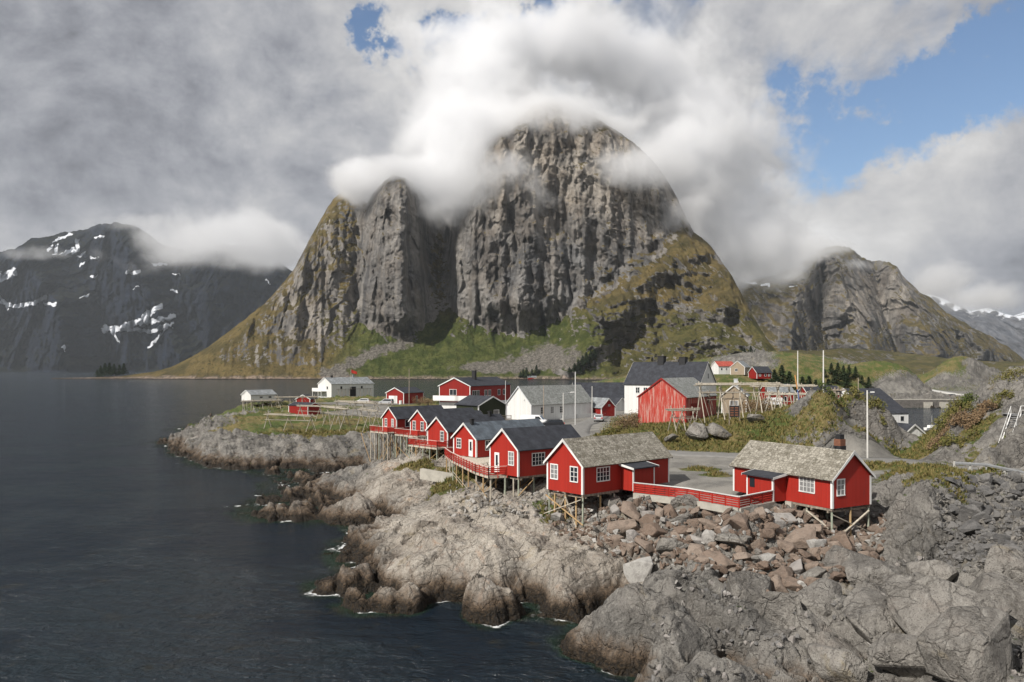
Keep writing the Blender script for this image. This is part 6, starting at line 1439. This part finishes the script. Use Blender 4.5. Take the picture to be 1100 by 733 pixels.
# ------------------------------------------------------------------ far harbour side
m = MB(); rr = random.Random(4)
root = empty('harbour_wall', tuple(G(1000, 366)), 0, 'dry stone quay wall with two pale buttresses across the small harbour', 'quay wall')
o = root.location
m.box((-42), -1.4, -3 - o.z, 34, 1.4, 3.6 - o.z); m.build('wall', RD if False else plain('quay_stone', (.14, .13, .12), .95, 0, .9, .8), root)
for px in (997, 1014):
    m = MB(); x = (px - 550) / F * 364 - o.x; m.box(x - 1.8, -2.6, -3 - o.z, x + 1.8, -1.41, 2.6 - o.z); m.build('buttress', CONC, root)
m = MB(); m.box(-42, -1.45, 3.604 - o.z, 34, 1.5, 3.85 - o.z); m.build('coping', CONC, root)
for k, (px, w_) in enumerate([(1036, 30)]):
    g = AT(px, 1500, 6.0); root = empty('road_bridge', tuple(g), 0, 'long low road bridge across the distant sound', 'bridge')
    m = MB(); m.box(-10, -4, 4.5, 95, 4, 5.8); m.build('bridge_deck', PALE, root)
    for x in np.linspace(-5, 90, 8): m = MB(); m.box(x - .8, -2, -7, x + .8, 2, 4.49); m.build('pier', CONC, root)
def sail(label, px, Y, z, L, col):
    r = empty('moored_boat', (*g2(px, Y), z), R(20), label, 'boat', 'boats in the distance'); bm = bmesh.new()
    rings = [(-L / 2, .30, .25), (-L / 4, .38, .0), (L / 4, .34, .0), (L / 2, .03, .5)]; prev = None
    for x, hw_, k in rings:
        hw_ *= L * .45; v = [bm.verts.new(p) for p in ((x, -hw_, L * .16), (x, -hw_ * .6, k * .3), (x, hw_ * .6, k * .3), (x, hw_, L * .16))]
        if prev:
            for i in range(4): bm.faces.new((prev[i], prev[(i + 1) % 4], v[(i + 1) % 4], v[i]))
        else: bm.faces.new(v)
        prev = v
    bm.faces.new(list(reversed(prev))); bmesh.ops.recalc_face_normals(bm, faces=bm.faces)
    me = bpy.data.meshes.new('hull'); bm.to_mesh(me); bm.free(); me.materials.append(col); link(bpy.data.objects.new('hull', me), r)
    m = MB(); m.box(-L * .25, -L * .1, L * .16 + .01, L * .12, L * .1, L * .3); m.build('cabin', TRIM, r)
    m = MB(); m.bar((0, 0, L * .3), (0, 0, L * .85), L * .015, n=6); m.build('mast', TRIM, r)
TEAL = plain('teal_hull', (.05, .22, .30), .5)
sail('teal fishing boat on the sound beyond the harbour quay', 992, 1150, .0, 16, TEAL)
sail('small sailing boat moored in the harbour before the quay', 1001, 232, .0, 5, TRIM)

# ------------------------------------------------------------------ trees and shrubs
def leafmat(name, a, b):
    def f(T):
        r = T.new('ShaderNodeTexWhiteNoise', {'noise_dimensions': '3D'}, Vector=T.vm('SCALE', T.vm('FLOOR', T.vm('SCALE', T.pos(), 3.0)), 1.0)).outputs[0]
        return principled(T, T.mix(r, (*a, 1), (*b, 1)), .85, Specular_IOR_Level=.15)
    return material(name, f)
NEED = leafmat('dark_needles', (.012, .022, .010), (.03, .045, .02)); SHR = leafmat('shrub_leaves', (.09, .10, .028), (.20, .17, .06)); SHB = leafmat('brown_twigs', (.16, .105, .06), (.24, .17, .10)); SHG = leafmat('green_shrub', (.05, .075, .02), (.11, .13, .035)); BARK = plain('bark', (.10, .08, .06), .95)
def conifer_proto(seed, n=420):
    rr = random.Random(seed); m = MB()
    for _ in range(n):
        t = rr.random() ** .8; rad = (1 - t) * .30 + .03; rad *= .75 + .35 * math.sin(t * 38 + seed) ** 2
        a = rr.uniform(0, 6.283); r0 = rad * rr.uniform(.3, 1.0); x, y, z = r0 * math.cos(a), r0 * math.sin(a), .10 + t * .9
        s = .05 * rr.uniform(.7, 1.4) * (1.15 - t * .6); d = Vector((math.cos(a), math.sin(a), rr.uniform(-.7, .1))); u = Vector((-math.sin(a), math.cos(a), rr.uniform(-.3, .3)))
        p = Vector((x, y, z)); m.quad(p - u * s * .8, p + d * s * 1.6, p + u * s * .8, p - d * s * .4 + Vector((0, 0, s * .5)))
    me = bpy.data.meshes.new('crown'); me.from_pydata(m.v, [], m.f); me.materials.append(NEED)
    t = MB(); t.bar((0, 0, -.05), (0, 0, .97), .035, n=6); mt = bpy.data.meshes.new('trunk'); mt.from_pydata(t.v, [], t.f); mt.materials.append(BARK); return me, mt
CONI = [conifer_proto(s) for s in range(4)]
def conifer(loc, h, w_, label, grp):
    r = empty('spruce_tree', loc, rnd.uniform(0, 6), label, 'tree', grp); c, t = rnd.choice(CONI)
    o = link(bpy.data.objects.new('crown', c), r); o.scale = (h * w_, h * w_, h); o = link(bpy.data.objects.new('trunk', t), r); o.scale = (h, h, h)
def conf_group(spots, label, grp):
    for px, Y, h, w_ in spots: conifer(tuple(G(px, Y, -.3)), h, w_, label, grp)
conf_group([(886, 400, 4.5, 1.3), (893, 405, 6, 1.3), (900, 402, 7.5, 1.2), (906, 398, 8, 1.2), (912, 402, 7, 1.3), (919, 405, 6, 1.2), (926, 400, 5, 1.3), (933, 398, 6, 1.3), (897, 392, 7, 1.4), (909, 390, 7, 1.4)], 'dark spruce in the thicket on the ridge behind the tall pole', 'spruces on the ridge')
conf_group([(832, 300, 7, 1.4), (840, 305, 9, 1.3), (848, 300, 8, 1.4), (862, 296, 8, 1.3), (869, 300, 9, 1.3), (876, 302, 8, 1.4), (836, 292, 6, 1.5), (884, 300, 9, 1.4), (890, 296, 9, 1.4)], 'dark spruce in the row between the small red house and tall pole', 'spruces behind the racks')
def mtn_z(px, py):
    i = np.argmin((_px - px) ** 2 + (_py - py) ** 2); return Vector(_v.reshape(-1, 3)[i])
def on_mtn(spots, label, grp):
    for px, py, h in spots:
        p = mtn_z(px, py); conifer((p.x, p.y - 1, p.z - 1), h, 1.3, label, grp)
on_mtn([(562, 406, 15), (566, 406, 17), (576, 403, 17), (571, 404, 12), (559, 405, 10)], 'dark spruce left of the orange house on the far shore', 'spruces beside the orange house')
on_mtn([(617, 399, 14), (621, 397, 17), (626, 395, 20), (630, 392, 20), (634, 388, 18), (638, 385, 16), (624, 401, 13), (640, 380, 14), (633, 396, 15), (645, 378, 13), (612, 401, 11)], 'dark spruce on the slope above the blue roofed cabin', 'spruces on the lower crag slope')
on_mtn([(800, 384, 14), (806, 383, 16), (811, 386, 15), (803, 389, 13), (796, 380, 12), (814, 388, 12)], 'dark spruce at the right foot of the crag', 'spruces at the right foot of the crag')
on_mtn([(108, 403, 20), (113, 403, 24), (118, 403, 24), (123, 403, 22), (128, 402.5, 20), (133, 402.5, 22), (105, 403.5, 14)], 'dark spruce in the clump on the low far point', 'spruces on the low point')
def shrub(px, Y, w_, h, mat, label, grp, n=900, seed=0, twig=True):
    rr = random.Random(seed); g = G(px, Y, -.1); r = empty('shrub', tuple(g), 0, label, 'shrub', grp); m = MB(); t = MB()
    lobes = [(rr.gauss(0, w_ * .35), rr.gauss(0, w_ * .25), h * rr.uniform(.35, .8), rr.uniform(.25, .5)) for _ in range(9)]
    gx, gy = g.x, g.y
    for lx, ly, lz, _ in lobes:
        zg = ground(gx + lx, gy + ly) - g.z
        t.bar((lx * .04, ly * .04, -.15), (lx, ly, zg + lz), .05, n=4)
    for _ in range(n):
        lx, ly, lz, lr = rr.choice(lobes); d = Vector((rr.gauss(0, 1), rr.gauss(0, 1), rr.gauss(0, 1))).normalized() * lr * (rr.random() ** .4) * h * .9
        x, y = lx + d.x * 1.2, ly + d.y; z = ground(gx + x, gy + y) - g.z + max(.05, lz * .8 + d.z); s = rr.uniform(.05, .12)
        u = Vector((rr.gauss(0, 1), rr.gauss(0, 1), rr.gauss(0, 1))).normalized() * s; v = Vector((rr.gauss(0, 1), rr.gauss(0, 1), rr.gauss(0, 1))).normalized() * s
        p = Vector((x, y, z)); m.quad(p - u, p + v, p + u, p - v)
    me = bpy.data.meshes.new('foliage'); me.from_pydata(m.v, [], m.f); me.materials.append(mat); link(bpy.data.objects.new('foliage', me), r); t.build('stems', BARK, r)
k = 0
for px, Y, w_, h, mt, n, lb in [(1019, 100, 2.2, 2.2, SHR, 1600, 'low yellow green shrub'), (1030, 104, 2.2, 2.6, SHR, 1800, 'tall olive shrub'), (1038, 108, 2.2, 2.8, SHG, 1800, 'green leafy shrub'), (1030, 98, 2.4, 1.8, SHB, 1300, 'rusty brown shrub'), (1008, 97, 1.8, 1.3, SHB, 1200, 'short brown shrub'),
                                (1012, 95.5, 1.8, 1.2, SHR, 900, 'mossy low shrub'), (1058, 100, 3.4, 1.8, SHB, 1500, 'brown shrub mat'), (1075, 101, 2.6, 1.6, SHR, 1200, 'olive shrub'), (1048, 97, 2.2, 1.4, SHB, 1100, 'dark gold shrub'), (1088, 112, 3.4, 2.2, SHR, 1300, 'yellow shrub'), (1036, 94.5, 1.5, .9, SHR, 700, 'small shrub')]:
    k += 1
    where = ['left of the big rock near the harbour gap', 'behind the first at the harbour gap', 'highest at the harbour gap', 'at the foot of the big rock', 'beside the road bend', 'on the verge of the road bend', 'on the ledge of the big rock', 'next to the steel stairs', 'below the ledge of the big rock', 'on the crest of the big rock', 'at the rock foot above the verge'][k - 1]
    shrub(px, Y, w_, h, mt, lb + ' ' + where, 'shrubs around the big rock', n, k)
for j, (px, Y, w_, h, mt, n, lb) in enumerate([(664, 126, 2.0, 3.0, SHR, 1500, 'bare yellow shrub left of the weathered barn'), (674, 122, 2.2, 2.8, SHB, 1500, 'brown twiggy shrub under the barn corner'), (655, 121, 1.8, 1.8, SHR, 1000, 'low shrub beside the village road below the barn'), (682, 132, 1.6, 3.2, SHB, 1200, 'tall twiggy shrub behind the barn corner'),
                                              (890, 104, 2.4, 1.6, SHG, 1300, 'dark green shrub on the mound behind the chimney cabin'), (915, 108, 2.4, 1.6, SHR, 1300, 'olive shrub on the mound left of the lamp post'), (940, 106, 2.2, 1.6, SHR, 1200, 'yellow shrub on the mound right of the lamp post'), (870, 107, 1.8, 1.2, SHR, 900, 'low olive shrub above the right cabin roof'),
                                              (815, 138, 3.0, 4.6, SHB, 2200, 'large bare brown shrub between cream cottage and high racks'), (803, 141, 2.4, 3.6, SHB, 1600, 'bare brown shrub against the cream cottage'), (450, 228, 2.6, 2.8, SHB, 1100, 'brown shrub at the end of the red garage'), (461, 224, 2.6, 2.6, SHB, 1000, 'brown shrub between the garage and the lodge'), (470, 240, 2.6, 4.6, SHG, 1100, 'green shrub left of the lodge balcony')]):
    shrub(px, Y, w_, h, mt, lb, 'shrubs of the village', n, 50 + j)
# grass tufts over turf and moss: uncountable
def tufts(n, seed=2):
    rr = np.random.default_rng(seed); V = []; c = 0
    j = rr.integers(0, NR - 1, n * 14); i = rr.integers(0, NC - 1, n * 14)
    y = YY[j, i]; ok = (grass_a[j, i] + .25 * (rr.random(len(j)) - .5) > .62) & (y > 55) & (y < 170) & (KK[j, i, 2] < .3)
    j, i = j[ok][:n], i[ok][:n]
    x = XX[j, i]; y = YY[j, i]; z = HH[j, i]; m = len(x); sc = .10 + .0016 * y; s = sc * rr.uniform(.6, 1.3, m)
    vs = []
    for b in range(4):
        a = rr.uniform(0, 6.28, m); lx = rr.normal(0, .7, m) * s; ly = rr.normal(0, .7, m) * s; ox = rr.normal(0, .5, m) * s; oy = rr.normal(0, .5, m) * s
        w_ = s * .28
        p0 = np.stack([x + ox - np.cos(a) * w_, y + oy - np.sin(a) * w_, z - .03], -1); p1 = np.stack([x + ox + np.cos(a) * w_, y + oy + np.sin(a) * w_, z - .03], -1); p2 = np.stack([x + ox + lx, y + oy + ly, z + s * 1.4], -1)
        vs.append(np.stack([p0, p1, p2], 1))
    vs = np.concatenate(vs).reshape(-1, 3); nf = len(vs) // 3
    me = bpy.data.meshes.new('grass'); me.vertices.add(len(vs)); me.vertices.foreach_set('co', vs.reshape(-1).astype(np.float32)); me.loops.add(nf * 3); me.loops.foreach_set('vertex_index', np.arange(nf * 3, dtype=np.int32)); me.polygons.add(nf); me.polygons.foreach_set('loop_start', (np.arange(nf) * 3).astype(np.int32)); me.update(calc_edges=True)
    me.materials.append(leafmat('grass_blades', (.07, .085, .022), (.22, .17, .07))); tag(link(bpy.data.objects.new('grass', me)), kind='stuff')
tufts(26000)
